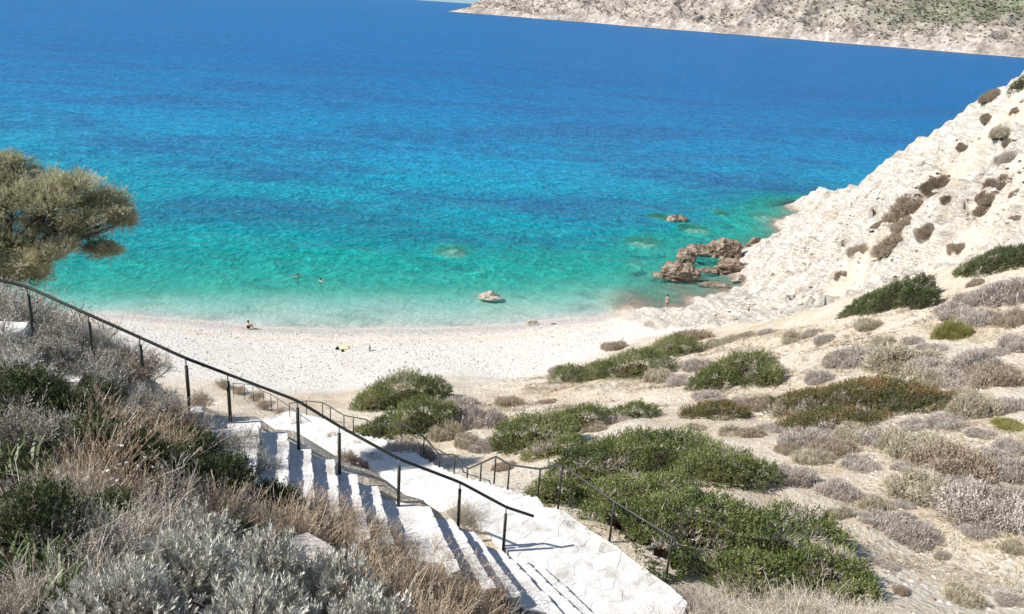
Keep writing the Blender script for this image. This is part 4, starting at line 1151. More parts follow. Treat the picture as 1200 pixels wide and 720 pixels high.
def make_broom(seed, n=270, H=.7, spread=.42, lean=(0, 0), w=.0085, head=True, rad=.16, bend=.3):
    r = np.random.default_rng(seed); g = Geo(); gs = Geo()
    B = r.normal(size=(n, 3)) * [rad, rad, 0]; B[:, 2] = -.04
    D = nrm(np.c_[r.normal(size=n) * spread + lean[0] + B[:, 0] * .9, r.normal(size=n) * spread + lean[1] + B[:, 1] * .9, np.ones(n)])
    L = H * r.uniform(.5, 1.1, n)
    bd = np.c_[r.normal(size=(n, 2)) * bend * .5, -np.abs(r.normal(size=n)) * bend * .35]
    V, F, tip = ribbons(B, D, L, w * r.uniform(.7, 1.4, n), bd, 3, r, .5)
    tn = r.uniform(.05, 1, n); g.add(V, F, 0, np.tile(tn, 3))
    # side twigs
    m = n * 2; i = r.integers(0, n, m); t = r.uniform(.35, .98, m)
    P = B[i] + D[i] * (L[i] * t)[:, None] + bd[i] * (L[i] * t * t)[:, None]
    d2 = nrm(D[i] + rdirs(m, r) * .55)
    V, F, tp = ribbons(P, d2, r.uniform(.05, .17, m), w * .75, np.zeros((m, 3)), 1, r); g.add(V, F, 0, np.clip(tn[i] + r.normal(size=m) * .15, 0, 1))
    if head:
        q = np.concatenate([tip, tp]); dd = np.concatenate([D, d2])
        V, F, k = sprigs(q - dd * .04, dd, .05, 4, .02, .009, .7, r); gs.add(V, F, 0, np.clip(r.uniform(.3, 1, len(q))[k], 0, 1))
    return g, gs
def make_twiggy(seed, n=34, R=.55, H=.55, w=.0105, leafy=True, up=.55):
    r = np.random.default_rng(seed); g = Geo(); gl = Geo()
    P = r.normal(size=(n, 3)) * [.1, .1, 0]; D = nrm(dome_dirs(n, r, .05) * [1, 1, .8] + [0, 0, up])
    L = H * r.uniform(.4, .75, n)
    for lev in range(3):
        bd = rdirs(len(P), r) * .18
        V, F, tip = ribbons(P, D, L, w * (.72 ** lev), bd, 2, r, .4)
        tn = r.uniform(0, 1, len(P)); g.add(V, F, 0, np.tile(tn, 2))
        if lev == 2: break
        k = 5 if lev == 0 else 5
        i = np.repeat(np.arange(len(P)), k); t = r.uniform(.45, 1.0, len(i))
        P2 = P[i] + D[i] * (L[i] * t)[:, None] + bd[i] * (L[i] * t * t)[:, None]
        D2 = nrm(D[i] + rdirs(len(i), r) * .75 + [0, 0, .2]); L = L[i] * r.uniform(.35, .65, len(i)); P, D = P2, D2
    if leafy:
        V, F, k = sprigs(tip - D * .06, D, .08, 4, .032, .010, .9, r); gl.add(V, F, 0, np.clip(r.uniform(.2, 1, len(tip))[k] + r.normal(size=len(k)) * .1, 0, 1))
    return g, gl
def make_strap(seed, n=80, H=.30):
    r = np.random.default_rng(seed); g = Geo()
    B = r.normal(size=(n, 3)) * [.17, .17, 0]
    D = nrm(np.c_[r.normal(size=(n, 2)) * .38 + B[:, :2] * 2.2 + [.1, 0], np.ones(n)])
    V, F, _ = ribbons(B, D, H * r.uniform(.6, 1.15, n), .042, np.c_[D[:, :2] * .35, -np.ones(n) * .22], 4, r, .85)
    g.add(V, F, 0, np.tile(r.uniform(0, 1, n), 4), True)
    return g
def make_leafy(seed, R=.45, H=.5, n=800, leaf=(.045, .016)):
    r = np.random.default_rng(seed); g = Geo(); gs = Geo()
    D = dome_dirs(n, r, 0); A = np.array([R, R, H])
    P = D * A * r.uniform(.55, 1.05, n)[:, None]; dirs = nrm(D * .6 + rdirs(n, r) * .5 + [0, 0, .6])
    V, F, k = sprigs(P, dirs, .1, 9, leaf[0], leaf[1], .9, r); g.add(V, F, 0, np.clip(r.uniform(0, 1, n)[k] + r.normal(size=len(k)) * .1, 0, 1))
    B = r.normal(size=(n, 3)) * [.05, .05, 0]
    V, F, _ = ribbons(B, nrm(P - B), np.linalg.norm(P - B, axis=1), .006, np.zeros((n, 3)), 1, r); gs.add(V, F, 0, .3)
    return gs, g
KIND = {}
def reg(key, name, cat, variants):
    KIND[key] = (name, cat, variants)
reg('silver', 'silver_shrub', 'shrub', [[('stems', a.mesh('stems', [M_grey])), ('foliage', b.mesh('foliage', [M_silver]))] for a, b in (make_silver(s) for s in (1, 2, 3))])
reg('broom', 'dry_grass', 'grass tuft', [[('stalks', a.mesh('stalks', [M_straw])), ('seed_heads', b.mesh('seed_heads', [M_straw]))] for a, b in (make_broom(s, lean=(.1, 0)) for s in (4, 5, 6))])
reg('pale', 'dry_grass', 'grass tuft', [[('stalks', a.mesh('stalks', [M_pale])), ('seed_heads', b.mesh('seed_heads', [M_pale]))] for a, b in (make_broom(s, 190, .62, .5, bend=.4) for s in (7, 8))])
reg('twig', 'twiggy_shrub', 'shrub', [[('twigs', a.mesh('twigs', [M_grey])), ('foliage', b.mesh('foliage', [M_silver if q_ == 10 else M_gleaf]))] for q_, (a, b) in ((s, make_twiggy(s)) for s in (9, 10, 13, 10))])
reg('dead', 'dead_shrub', 'shrub', [[('twigs', a.mesh('twigs', [M_pale]))] for a, b in (make_twiggy(s, 26, .5, .6, .008, False, .8) for s in (11,))])
reg('strap', 'strap_leaf_plant', 'plant', [[('leaves', make_strap(s).mesh('leaves', [M_strap]))] for s in (14, 15)])
reg('leafy', 'leafy_shrub', 'shrub', [[('stems', a.mesh('stems', [M_core])), ('foliage', b.mesh('foliage', [M_dark]))] for a, b in (make_leafy(s) for s in (16, 17))])
reg('brownb', 'brown_shrub', 'shrub', [[('twigs', a.mesh('twigs', [M_brown])), ('foliage', b.mesh('foliage', [M_brown]))] for a, b in (make_twiggy(s, 60, .5, .5, .008) for s in (18, 19))])
CNT = [0]
def plant(key, px, py, size, label, group=None, lean=(0, 0), zs=1.0):
    """foot of the plant at a photo pixel, size is its height in metres over the built 0.6"""
    name, cat, var = KIND[key]
    p = ground(px, py); i = CNT[0]; CNT[0] += 1
    o = thing(name, label, cat, p - [0, 0, .03], (i * 2.399) % 6.283, group)
    for nm, me in var[i % len(var)]:
        link(nm, me, o)
    o.scale = (size, size, size * zs)
    return o
FG = [
    ('silver', 215, 700, 1.15, 'large silver shrub at the bottom centre of the foreground, nearest the camera'),
    ('silver', 300, 690, 1.1, 'silver shrub in front of the pale stone block'),
    ('silver', 385, 715, 1.2, 'silver shrub at the bottom edge right of the others, below the dry grass'),
    ('silver', 140, 740, .95, 'silver shrub at the bottom edge beside the strap leaves'),
    ('silver', 300, 760, 1.0, 'silver shrub cut by the bottom edge in the middle of the silver shrubs'),
    ('silver', 230, 640, .9, 'silver shrub behind the nearest one, mixed with dry stems'),
    ('silver', 430, 760, 1.0, 'silver shrub cut by the bottom edge, rightmost of the silver shrubs'),
    ('strap', 8, 552, 1.35, 'green strap leaved plant at the left edge halfway down the bank'),
    ('strap', 40, 560, 1.1, 'smaller strap leaved plant right beside the left edge one'),
    ('strap', 25, 672, 1.0, 'strap leaved plant at the left edge near the bottom'),
    ('strap', 60, 712, 1.0, 'strap leaved plant with broad leaves in the bottom left corner'),
    ('strap', 20, 428, 1.2, 'strap leaved plant just below the flat white slab'),
    ('leafy', 150, 560, 1.3, 'dark leafy shrub in the shade between the tall tan grasses'),
    ('leafy', 225, 540, 1.2, 'dark leafy shrub left of the stair landing'),
    ('leafy', 265, 575, 1.15, 'dark leafy shrub below the stair landing'),
    ('leafy', 45, 625, .9, 'dark leafy shrub at the left edge between the strap leaved plants'),
    ('leafy', 320, 600, 1.0, 'dark leafy shrub below the upper steps'),
    ('leafy', 105, 545, 1.3, 'dark leafy shrub between the twiggy shrubs and the tan grass at left'),
    ('leafy', 30, 480, 1.25, 'dark leafy shrub at the left edge under the twiggy shrubs'),
    ('leafy', 75, 505, 1.2, 'dark leafy shrub above the left edge strap leaves'),
    ('leafy', 115, 478, 1.1, 'dark leafy shrub in the upper bank below the stair posts'),
    ('leafy', 190, 575, 1.2, 'dark leafy shrub behind the bare forked dead shrub'),
    ('leafy', 130, 620, .8, 'low dark shrub in the hollow left of the nearest silver shrub'),
    ('leafy', 290, 640, .6, 'little dark shrub in the gap above the silver shrubs'),
    ('strap', 180, 632, .5, 'small green rosette among pale grass above the silver shrubs'),
    ('dead', 195, 600, 1.3, 'bare pale dead shrub with forked stems in front of the dark shrub'),
    ('dead', 90, 600, 1.2, 'bare pale dead shrub left of the centre on the bank'),
    ('brownb', 235, 478, 1.5, 'dark brown shrub beyond the railing left of the stair landing'),
    ('brownb', 160, 450, 1.5, 'rusty brown shrub beyond the second railing post'),
]
for f in FG: plant(*f)
FMARKS = [(5, 390, 'the white slab'), (168, 448, 'the third railing post'), (222, 474, 'the fourth railing post'), (270, 490, 'the stair landing'), (366, 660, 'the pale stone block'), (8, 552, 'the left edge strap leaves'),
          (60, 712, 'the corner strap leaves'), (150, 560, 'the dark leafy shrub'), (215, 700, 'the nearest silver shrub'), (398, 552, 'the upper steps'), (467, 590, 'the middle landing'), (590, 645, 'the last railing post'), (780, 680, 'the last path railing post'), (860, 640, 'the largest thicket')]
def fillp(key, pts, label, group):
    for (px, py, s), lb in zip(pts, place_labels(pts, FMARKS, label)): plant(key, px, py, s, lb, group)
def plant_at(key, x, y, size, label, group=None):
    name, cat, var = KIND[key]
    i = CNT[0]; CNT[0] += 1
    o = thing(name, label, cat, (x, y, float(Z(x, y)) - .03), (i * 2.399) % 6.283, group)
    for nm, me in var[i % len(var)]: link(nm, me, o)
    o.scale = (size, size, size)
BR = [(-10, 340, 18.0, 2.0), (22, 345, 18.8, 2.2), (50, 350, 18.0, 2.0), (78, 355, 18.6, 2.0), (100, 368, 17.8, 1.7), (122, 378, 18.2, 1.5), (140, 395, 17.4, 1.1), (-35, 340, 19.0, 2.2), (5, 360, 17.4, 1.6), (62, 372, 17.5, 1.5), (92, 350, 19.3, 2.0), (35, 330, 19.6, 2.4), (65, 335, 19.6, 2.3), (15, 335, 20.2, 2.4), (110, 360, 19.4, 1.8)]
for (px, py, d_, s_), lb in zip(BR, place_labels(BR, [(108, 375, 'the second post'), (0, 390, 'the white slab')], 'grey twiggy shrub behind the railing')):
    p = atd(px, py, d_)
    plant_at('twig', p[0], p[1], s_, lb, 'grey twiggy shrubs behind the railing')
fillp('twig', [(70, 440, 1.15), (110, 450, 1.1), (150, 470, 1.0), (30, 470, 1.2), (85, 480, 1.1), (190, 500, .95), (20, 520, 1.2), (60, 530, 1.0), (130, 500, 1.0), (0, 450, 1.2), (290, 545, 1.0), (310, 560, 1.0), (270, 530, .9), (40, 445, 1.1), (180, 480, .9), (70, 415, 1.1), (100, 432, 1.0), (130, 448, 1.0), (160, 466, .95), (190, 478, .9), (50, 405, 1.1), (85, 425, 1.0), (75, 405, 1.2), (105, 418, 1.1), (135, 432, 1.1), (165, 446, 1.0), (60, 418, 1.2), (120, 442, 1.1), (150, 456, 1.05), (205, 486, .8), (95, 410, 1.2), (60, 440, 1.4), (90, 452, 1.35), (118, 465, 1.3), (145, 478, 1.2), (172, 490, 1.1), (40, 425, 1.4), (10, 420, 1.4), (25, 440, 1.3), (200, 500, .9)], 'grey twiggy shrub on the bank', 'grey twiggy shrubs on the bank')
fillp('broom', [(110, 560, 1.25), (95, 590, 1.0), (190, 540, 1.1), (215, 520, 1.1), (150, 600, .9), (100, 520, 1.2), (250, 620, 1.0), (300, 640, 1.0), (180, 500, .9), (125, 480, .8), (95, 470, .7), (150, 500, .8), (120, 530, .9), (200, 500, .8)], 'tan upright dry grass clump', 'tan grass clumps on the left bank')
fillp('broom', [(350, 650, 1.1), (400, 660, 1.1), (440, 680, 1.0), (480, 690, 1.0), (420, 640, .95), (460, 660, .9), (500, 700, .95), (540, 710, .9), (380, 625, 1.0), (350, 610, 1.0), (330, 630, 1.0), (560, 725, .85), (520, 735, .9), (460, 730, 1.0), (600, 730, .8), (580, 745, .8), (500, 760, .9), (630, 735, .75), (420, 710, 1.0), (555, 695, .7), (520, 680, .75), (480, 660, .8), (640, 720, .6), (600, 708, .7), (590, 700, .8), (612, 712, .8), (560, 690, .8), (575, 705, .9), (640, 724, .7), (625, 718, .8), (655, 726, .7), (545, 680, .8), (525, 668, .8), (505, 655, .75), (670, 730, .6), (430, 625, .8), (400, 615, .8), (370, 600, .8), (450, 640, .75)],
      'brown feathery grass clump', 'dry grass in front of the stairs')
fillp('pale', [(120, 660, .9), (150, 640, .9), (180, 660, .8), (100, 690, .8), (90, 640, .8), (250, 600, .8), (280, 615, .8), (210, 590, .9), (60, 640, .7), (20, 720, .7), (10, 610, .8), (330, 690, .5), (170, 620, .9)], 'pale tangled dry grass', 'pale dry grass on the left bank')
fillp('pale', [(860, 700, 1.0), (890, 712, 1.0), (920, 720, 1.0), (840, 720, .95), (950, 730, 1.0), (870, 735, 1.0), (980, 740, .9), (910, 745, 1.0), (840, 680, .9), (810, 735, .8), (870, 680, .9), (770, 745, .8), (720, 740, .6), (1000, 735, .9), (1030, 730, .8), (955, 715, .9)],
      'whitish dry grass clump', 'whitish grass beside the landing')
fillp('pale', [(545, 612, .75), (555, 614, .7), (537, 606, .7), (548, 606, .7)], 'small dry tuft beside the lower steps', 'dry tufts beside the lower steps')
fillp('brownb', [(440, 545, 1.0), (420, 530, 1.0), (400, 525, .9), (455, 555, .8), (375, 515, .9), (330, 490, 1.2), (310, 480, 1.2), (470, 566, .8), (485, 575, .8), (500, 583, .7), (405, 540, 1.0), (430, 552, 1.0), (390, 520, 1.1), (415, 545, 1.0), (350, 505, 1.1), (300, 470, 1.4), (280, 462, 1.4), (262, 455, 1.5), (325, 497, 1.1), (520, 592, .6)], 'dry brown plant beyond the stairs', 'dry plants between stairs and path')
plant('twig', 285, 532, 1.1, 'pale grey cushion shrub covering the front of the stair landing')

def plain(name, col, rough=.8):
    t = NT(name); n_ = t.noise(t.objco(), 30, 3, .6)
    c0 = tuple(c * .85 for c in col)
    return t.done(t.principled(t.ramp(n_, [(.3, c0), (.7, col)]), rough, None, .2))
def button_flowers():
    r = np.random.default_rng(41)
    p = ground(138, 592)
    root = thing('button_flower_plant', 'cluster of small white button flowers on thin stems above the pale grass', 'flowers', p)
    n = 18
    B = r.normal(size=(n, 3)) * [.10, .10, 0]; D = nrm(np.c_[r.normal(size=(n, 2)) * .45, np.ones(n)])
    L = r.uniform(.42, .62, n)
    V, F, tip = ribbons(B, D, L, .007, rdirs(n, r) * .1, 2, r, .3)
    g = Geo(); g.add(V, F, 0, .5); g.build('stems', M_pale, root)
    fm = plain('white_petals', (.72, .70, .64))
    for t_, d_ in zip(tip, D):
        an = np.arange(8) * PI / 4
        A = nrm(np.cross(d_, [1, 0, .2])); Bq = np.cross(d_, A); rr_ = r.uniform(.016, .026)
        ring = t_ + rr_ * (np.cos(an)[:, None] * A + np.sin(an)[:, None] * Bq)
        V = np.vstack([ring, ring + d_ * .010, [t_ - d_ * .008], [t_ + d_ * .016]])
        F3 = [[j, 8 + j, 8 + (j + 1) % 8] for j in range(8)] + [[j, 8 + (j + 1) % 8, (j + 1) % 8] for j in range(8)] + [[16, j, (j + 1) % 8] for j in range(8)] + [[17, 8 + (j + 1) % 8, 8 + j] for j in range(8)]
        g = Geo(); g.add(V, np.array(F3), 0, .8); g.build('flower_head', fm, root)
button_flowers()

# ------------------------------------------------------------------ tamarisk tree at the left
def tamarisk():
    r = np.random.default_rng(77)
    base = atd(-22, 345, 26.0); base[2] = float(Z(base[0], base[1])) - .1
    root = thing('tamarisk_tree', 'feathery olive tamarisk tree leaning over the railing at the left edge', 'tree', base)
    sc = 26.0 / FPX
    lobes = [(12, 205, 0, .75), (48, 212, .5, .7), (95, 222, -.3, .62), (122, 236, .3, .5), (136, 252, .0, .42), (75, 245, -.8, .75), (30, 245, -1.0, .85), (-25, 200, .3, .9), (-40, 250, -.8, .9),
             (20, 285, -.4, .8), (60, 272, .8, .7), (105, 262, -.6, .5), (112, 294, .2, .30), (85, 292, -.5, .34), (128, 297, 0, .22), (40, 300, .4, .55), (-70, 230, 0, .9), (-80, 280, .5, .9), (0, 310, -.3, .5), (-20, 225, 1.2, .9), (55, 232, 1.3, .6), (135, 262, .3, .25), (143, 256, .1, .2), (8, 192, .1, .4), (-50, 190, .6, .7), (30, 315, -.3, .6), (62, 305, -.6, .45), (-10, 330, .2, .7), (22, 318, .6, .5), (88, 275, .5, .6), (70, 225, -.2, .7), (105, 242, .6, .55), (20, 228, -.6, .8), (45, 262, .4, .8), (-15, 270, -.7, .8), (15, 325, .9, .6), (52, 308, -.6, .38)]
    gt = Geo(); gb = Geo(); gl = Geo()
    fork = atd(10, 300, 26.2) - base
    add_tube(gt, [[0, 0, -.4], fork * .2 + [.1, 0, 0], fork * .6 + [-.12, .05, 0], fork], [.24, .2, .17, .15], 10)
    tr = gt.build('trunk', M_bark, root)
    for (px, py, dy, R) in lobes:
        c = atd(px, py, 26.0) + Fv * dy - base
        low = py > 285
        mid = fork * .5 + c * .5 + np.array([r.normal() * .2, r.normal() * .2, .45 if low else -.15])
        q = c * .82 + fork * .18 + np.array([r.normal() * .12, r.normal() * .12, .22 if low else .02])
        pts = smooth_line([fork + r.normal(size=3) * .04, mid, q, c], 2)
        add_tube(gb, pts, np.linspace(.07, .010, len(pts)) * (.45 + R * .7), 6)
        # twigs
        n = int(26 + 90 * R)
        D = rdirs(n, r); D[:, 2] = np.abs(D[:, 2]) * .9 - .25
        A = np.array([R * 1.15, R * 1.1, R * .62])
        P = c + nrm(D) * A * r.uniform(.3, 1.05, n)[:, None]
        st = pts[r.integers(len(pts) // 2, len(pts), n)]
        V, F, _ = ribbons(st, nrm(P - st), np.linalg.norm(P - st, axis=1), .022, np.zeros((n, 3)), 1, r, .6); gb.add(V, F, 0, .4)
        m = n * 8
        i = r.integers(0, n, m); 
        S = P[i] + r.normal(size=(m, 3)) * .075
        out = nrm(nrm(S - c) * .8 + rdirs(m, r) * .6 + [0.1, 0, .5])
        V, F, k = sprigs(S, out, .22 * r.uniform(.6, 1.3, m), 9, .10, .0145, .5, r)
        tn = np.clip(.45 + .5 * (fbm(S[:, 0] * 2, S[:, 2] * 2 + S[:, 1], 2, 5) - .5) * 2 + r.normal(size=m) * .15, 0, 1)
        gl.add(V, F, 0, np.clip(tn[k] + r.normal(size=len(k)) * .1, 0, 1))
    gb.build('branch', M_bark, tr)
    gl.build('crown', M_tam, root)
tamarisk()

# ------------------------------------------------------------------ loose stones
def scatter_stones(name, n, poly_px, smin, smax, m, label, cat, seed, zpow=2.5):
    r = np.random.default_rng(seed)
    W_ = np.array([ground(a, b)[:2] for a, b in poly_px])
    x = r.uniform(W_[:, 0].min(), W_[:, 0].max(), n * 4); y = r.uniform(W_[:, 1].min(), W_[:, 1].max(), n * 4)
    k = inside(W_, x, y); x = x[k][:n]; y = y[k][:n]; n = len(x)
    s = smin + (smax - smin) * r.random(n) ** zpow
    ico = nrm(np.array([[1, 0, 0], [0, 1, 0], [-1, 0, 0], [0, -1, 0], [0, 0, 1], [.7, .7, .5], [-.7, .7, .5], [-.7, -.7, .5], [.7, -.7, .5]], float))
    fc = np.array([[0, 5, 4], [5, 1, 4], [1, 6, 4], [6, 2, 4], [2, 7, 4], [7, 3, 4], [3, 8, 4], [8, 0, 4]])
    VV = ico[None] * r.uniform(.6, 1.25, (n, 9, 1)) * s[:, None, None] * np.array([1, 1, .75])
    an = r.uniform(0, 6.28, n); c_, s_ = np.cos(an)[:, None], np.sin(an)[:, None]
    VV = np.stack([VV[..., 0] * c_ - VV[..., 1] * s_, VV[..., 0] * s_ + VV[..., 1] * c_, VV[..., 2]], -1)
    VV += np.stack([x, y, Z(x, y) - .02], -1)[:, None]
    FF = fc[None] + (np.arange(n) * 9)[:, None, None]
    g = Geo(); g.add(VV.reshape(-1, 3), FF.reshape(-1, 3), 0, np.repeat(r.random(n), 8))
    o = g.build(name, m); tag(o, label, cat, kind='stuff')
stone_b = leaf_mat('beach_stone', [(0.0, (0.20, 0.17, 0.15)), (0.15, (0.44, 0.40, 0.35)), (0.35, (0.62, 0.585, 0.53)), (1, (0.76, 0.725, 0.665))], 0, .9, .1)
stone_s = leaf_mat('slope_stone', [(0.0, (0.26, 0.20, 0.14)), (0.4, (0.50, 0.42, 0.34)), (1, (0.66, 0.61, 0.54))], 0, .9, .1)
stone_c = leaf_mat('cliff_stone', [(0.0, (0.28, 0.22, 0.17)), (0.4, (0.46, 0.41, 0.345)), (1, (0.56, 0.52, 0.46))], 0, .9, .1)
scatter_stones('beach_pebbles', 6500, [(130, 380), (300, 388), (500, 392), (760, 372), (770, 388), (690, 410), (630, 432), (560, 440), (500, 432), (400, 455), (300, 445), (200, 420)], .03, .15, stone_b, 'loose pebbles strewn over the white beach', 'pebbles', 1, 3)
scatter_stones('slope_stones', 26000, [(560, 450), (700, 420), (860, 400), (1200, 330), (1260, 600), (1230, 730), (1060, 730), (1000, 620), (900, 500), (700, 470), (560, 510)], 0.012, .11, stone_s, 'loose stones on the dry slope', 'stones', 2, 4)
scatter_stones('cliff_rubble', 1300, [(775, 386), (860, 345), (900, 310), (985, 240), (1080, 180), (1160, 125), (1200, 110), (1230, 270), (1060, 325), (930, 362)], .08, .5, stone_c, 'broken blocks and rubble on the white cliff', 'rubble', 3, 4)

def scatter_litter(name, n, poly_px, m, label, seed):
    r = np.random.default_rng(seed)
    W_ = np.array([ground(a, b)[:2] for a, b in poly_px])
    x = r.uniform(W_[:, 0].min(), W_[:, 0].max(), n * 5); y = r.uniform(W_[:, 1].min(), W_[:, 1].max(), n * 5)
    k = inside(W_, x, y) & (fbm(x * .55, y * .55, 4, seed) + r.normal(size=len(x)) * .05 > .50) & ~inside(PLAT, x, y)
    x = x[k][:n]; y = y[k][:n]; n = len(x); q = 9
    P = np.repeat(np.stack([x, y, Z(x, y) - .01], -1), q, 0) + r.normal(size=(n * q, 3)) * [.07, .07, 0]
    D = nrm(r.normal(size=(n * q, 3)) * [1, 1, .4] + [0, 0, .55])
    V, F, _ = ribbons(P, D, r.uniform(.05, .24, n * q), .02, rdirs(n * q, r) * .2, 1, r)
    tn = np.clip(fbm(x * .3, y * .3, 2, seed + 4) * 1.4 - .2, 0, 1)
    g = Geo(); g.add(V, F, 0, np.clip(np.repeat(tn, q) + r.normal(size=n * q) * .2, 0, 1))
    tag(g.build(name, m), label, 'ground cover', kind='stuff')
M_lit = leaf_mat('dry_litter', [(0.0, (0.17, 0.12, 0.08)), (0.4, (0.36, 0.285, 0.20)), (0.75, (0.50, 0.43, 0.33)), (1.0, (0.44, 0.40, 0.24))], .1, .85, .1)
scatter_litter('ground_cover', 10000, [(545, 470), (700, 425), (860, 395), (1200, 335), (1260, 600), (1230, 735), (1040, 735), (1000, 620), (900, 500), (700, 470), (560, 540)], M_lit, 'dry litter and tiny tufts between the bushes of the right slope', 9)

# ------------------------------------------------------------------ people and things on the beach
skin_t = NT('skin'); skin_m = skin_t.done(skin_t.principled((0.56, 0.36, 0.26), .55, None, .3))
hair_t = NT('dark_hair'); hair_m = hair_t.done(hair_t.principled((0.012, 0.009, 0.008), .5, None, .3))
def skin_body(parent, J, E, mat):
    names = list(J); me = bpy.data.meshes.new('body')
    me.from_pydata([J[k][:3] for k in names], [(names.index(a), names.index(b)) for a, b in E], [])
    o = bpy.data.objects.new('body', me); C.objects.link(o); o.parent = parent
    me.materials.append(mat)
    md = o.modifiers.new('skin', 'SKIN'); md.use_smooth_shade = True
    sub = o.modifiers.new('subdivision', 'SUBSURF'); sub.levels = 1; sub.render_levels = 1
    for i, k in enumerate(names):
        rr_ = J[k][3]; rr_ = rr_ if isinstance(rr_, tuple) else (rr_, rr_)
        me.skin_vertices[0].data[i].radius = rr_
        me.skin_vertices[0].data[i].use_root = (k == 'pelvis')
    return o
def hand(J, E, side, wrist, d):
    w = np.array(J[wrist][:3]); d = nrm(np.array(d, float)); sdv = nrm(np.cross(d, [0, 1, .2])); 
    pn = 'palm' + side; J[pn] = (*(w + d * .075), (.03, .018)); E.append((wrist, pn))
    for i, (ln) in enumerate((.065, .075, .07, .055)):
        a = w + d * .10 + sdv * (i - 1.5) * .02; b = a + d * ln + np.array([0, .02, 0])
        J['f%d%s' % (i, side)] = (*a, .009); J['g%d%s' % (i, side)] = (*b, .007)
        E += [(pn, 'f%d%s' % (i, side)), ('f%d%s' % (i, side), 'g%d%s' % (i, side))]
    a = w + d * .05 + sdv * -.05; J['t' + side] = (*a, .01); J['u' + side] = (*(a + d * .045 + sdv * -.012), .008); E += [(pn, 't' + side), ('t' + side, 'u' + side)]
def blob(parent, name, c, rad, mat, cut=-.2, rx=0):
    th = np.linspace(0.01, PI - .01, 10)[:, None]; ph = (np.arange(14) * 2 * PI / 14)[None]
    D = np.stack([np.sin(th) * np.cos(ph), np.sin(th) * np.sin(ph), np.cos(th) + 0 * ph], -1)
    V = (D * np.array(rad)).reshape(-1, 3) + np.array(c)
    idx = np.arange(140).reshape(10, 14)
    F = np.stack([idx[:-1], np.roll(idx[:-1], -1, 1), np.roll(idx[1:], -1, 1), idx[1:]], -1).reshape(-1, 4)[:, ::-1]
    g = Geo(); g.add(V, F, 0, None, True); return g.build(name, mat, parent)
def face(parent, c, fw, m=None):
    """eyes, nose, mouth and ears on a head with centre c looking along fw (local y axis)"""
    e = plain('eye_dark', (.02, .015, .012)); lip = plain('lip', (.38, .15, .12))
    c = np.array(c); fw = np.array(fw)
    sd = np.cross(fw, [0, 0, 1])
    for s in (-1, 1):
        blob(parent, 'eye', c + fw * .088 + sd * .033 * s + [0, 0, .01], (.013, .013, .009), e)
        blob(parent, 'ear', c + sd * .08 * s, (.016, .022, .032), skin_m)
    blob(parent, 'nose', c + fw * .102 + [0, 0, -.018], (.014, .018, .02), skin_m)
    blob(parent, 'mouth', c + fw * .09 + [0, 0, -.055], (.024, .012, .008), lip)
# standing bather seen from behind
p = atz(781, 359.5, .05); p[2] = float(Z(p[0], p[1]))
st_ = thing('person', 'person in pale swimwear with dark hair standing at the water edge', 'person', p, .12)
J = {'pelvis': (0, 0, .90, (.16, .12)), 'waist': (0, 0, 1.06, (.13, .10)), 'chest': (0, 0, 1.26, (.16, .11)), 'neckb': (0, .0, 1.42, (.07, .06)), 'neck': (0, .01, 1.48, .05), 'head': (0, .02, 1.56, (.08, .09)), 'crown': (0, .02, 1.66, (.065, .075)),
     'hipL': (-.09, 0, .84, .10), 'kneeL': (-.10, .02, .47, .062), 'ankL': (-.10, -.01, .09, .042), 'toeL': (-.11, .13, .03, .032), 'hipR': (.09, 0, .84, .10), 'kneeR': (.10, .03, .47, .062), 'ankR': (.11, 0, .09, .042), 'toeR': (.13, .14, .03, .032),
     'shL': (-.18, 0, 1.37, .055), 'elL': (-.25, -.02, 1.09, .042), 'wrL': (-.24, .06, .86, .03), 'shR': (.18, 0, 1.37, .055), 'elR': (.25, -.02, 1.09, .042), 'wrR': (.24, .06, .86, .03)}
E = [('pelvis', 'waist'), ('waist', 'chest'), ('chest', 'neckb'), ('neckb', 'neck'), ('neck', 'head'), ('head', 'crown'), ('pelvis', 'hipL'), ('hipL', 'kneeL'), ('kneeL', 'ankL'), ('ankL', 'toeL'), ('pelvis', 'hipR'), ('hipR', 'kneeR'), ('kneeR', 'ankR'), ('ankR', 'toeR'),
     ('chest', 'shL'), ('shL', 'elL'), ('elL', 'wrL'), ('chest', 'shR'), ('shR', 'elR'), ('elR', 'wrR')]
hand(J, E, 'L', 'wrL', (0, .15, -1)); hand(J, E, 'R', 'wrR', (0, .15, -1))
skin_body(st_, J, E, skin_m)
blob(st_, 'hair', (0, 0, 1.62), (.105, .105, .13), hair_m); face(st_, (0, .02, 1.585), (0, 1, 0))
blob(st_, 'swimsuit_bottom', (0, -.005, .88), (.185, .145, .10), plain('pale_swimwear', (.68, .60, .52)))
blob(st_, 'swimsuit_top', (0, .005, 1.27), (.178, .128, .05), plain('pale_swimwear_top', (.68, .60, .52)))
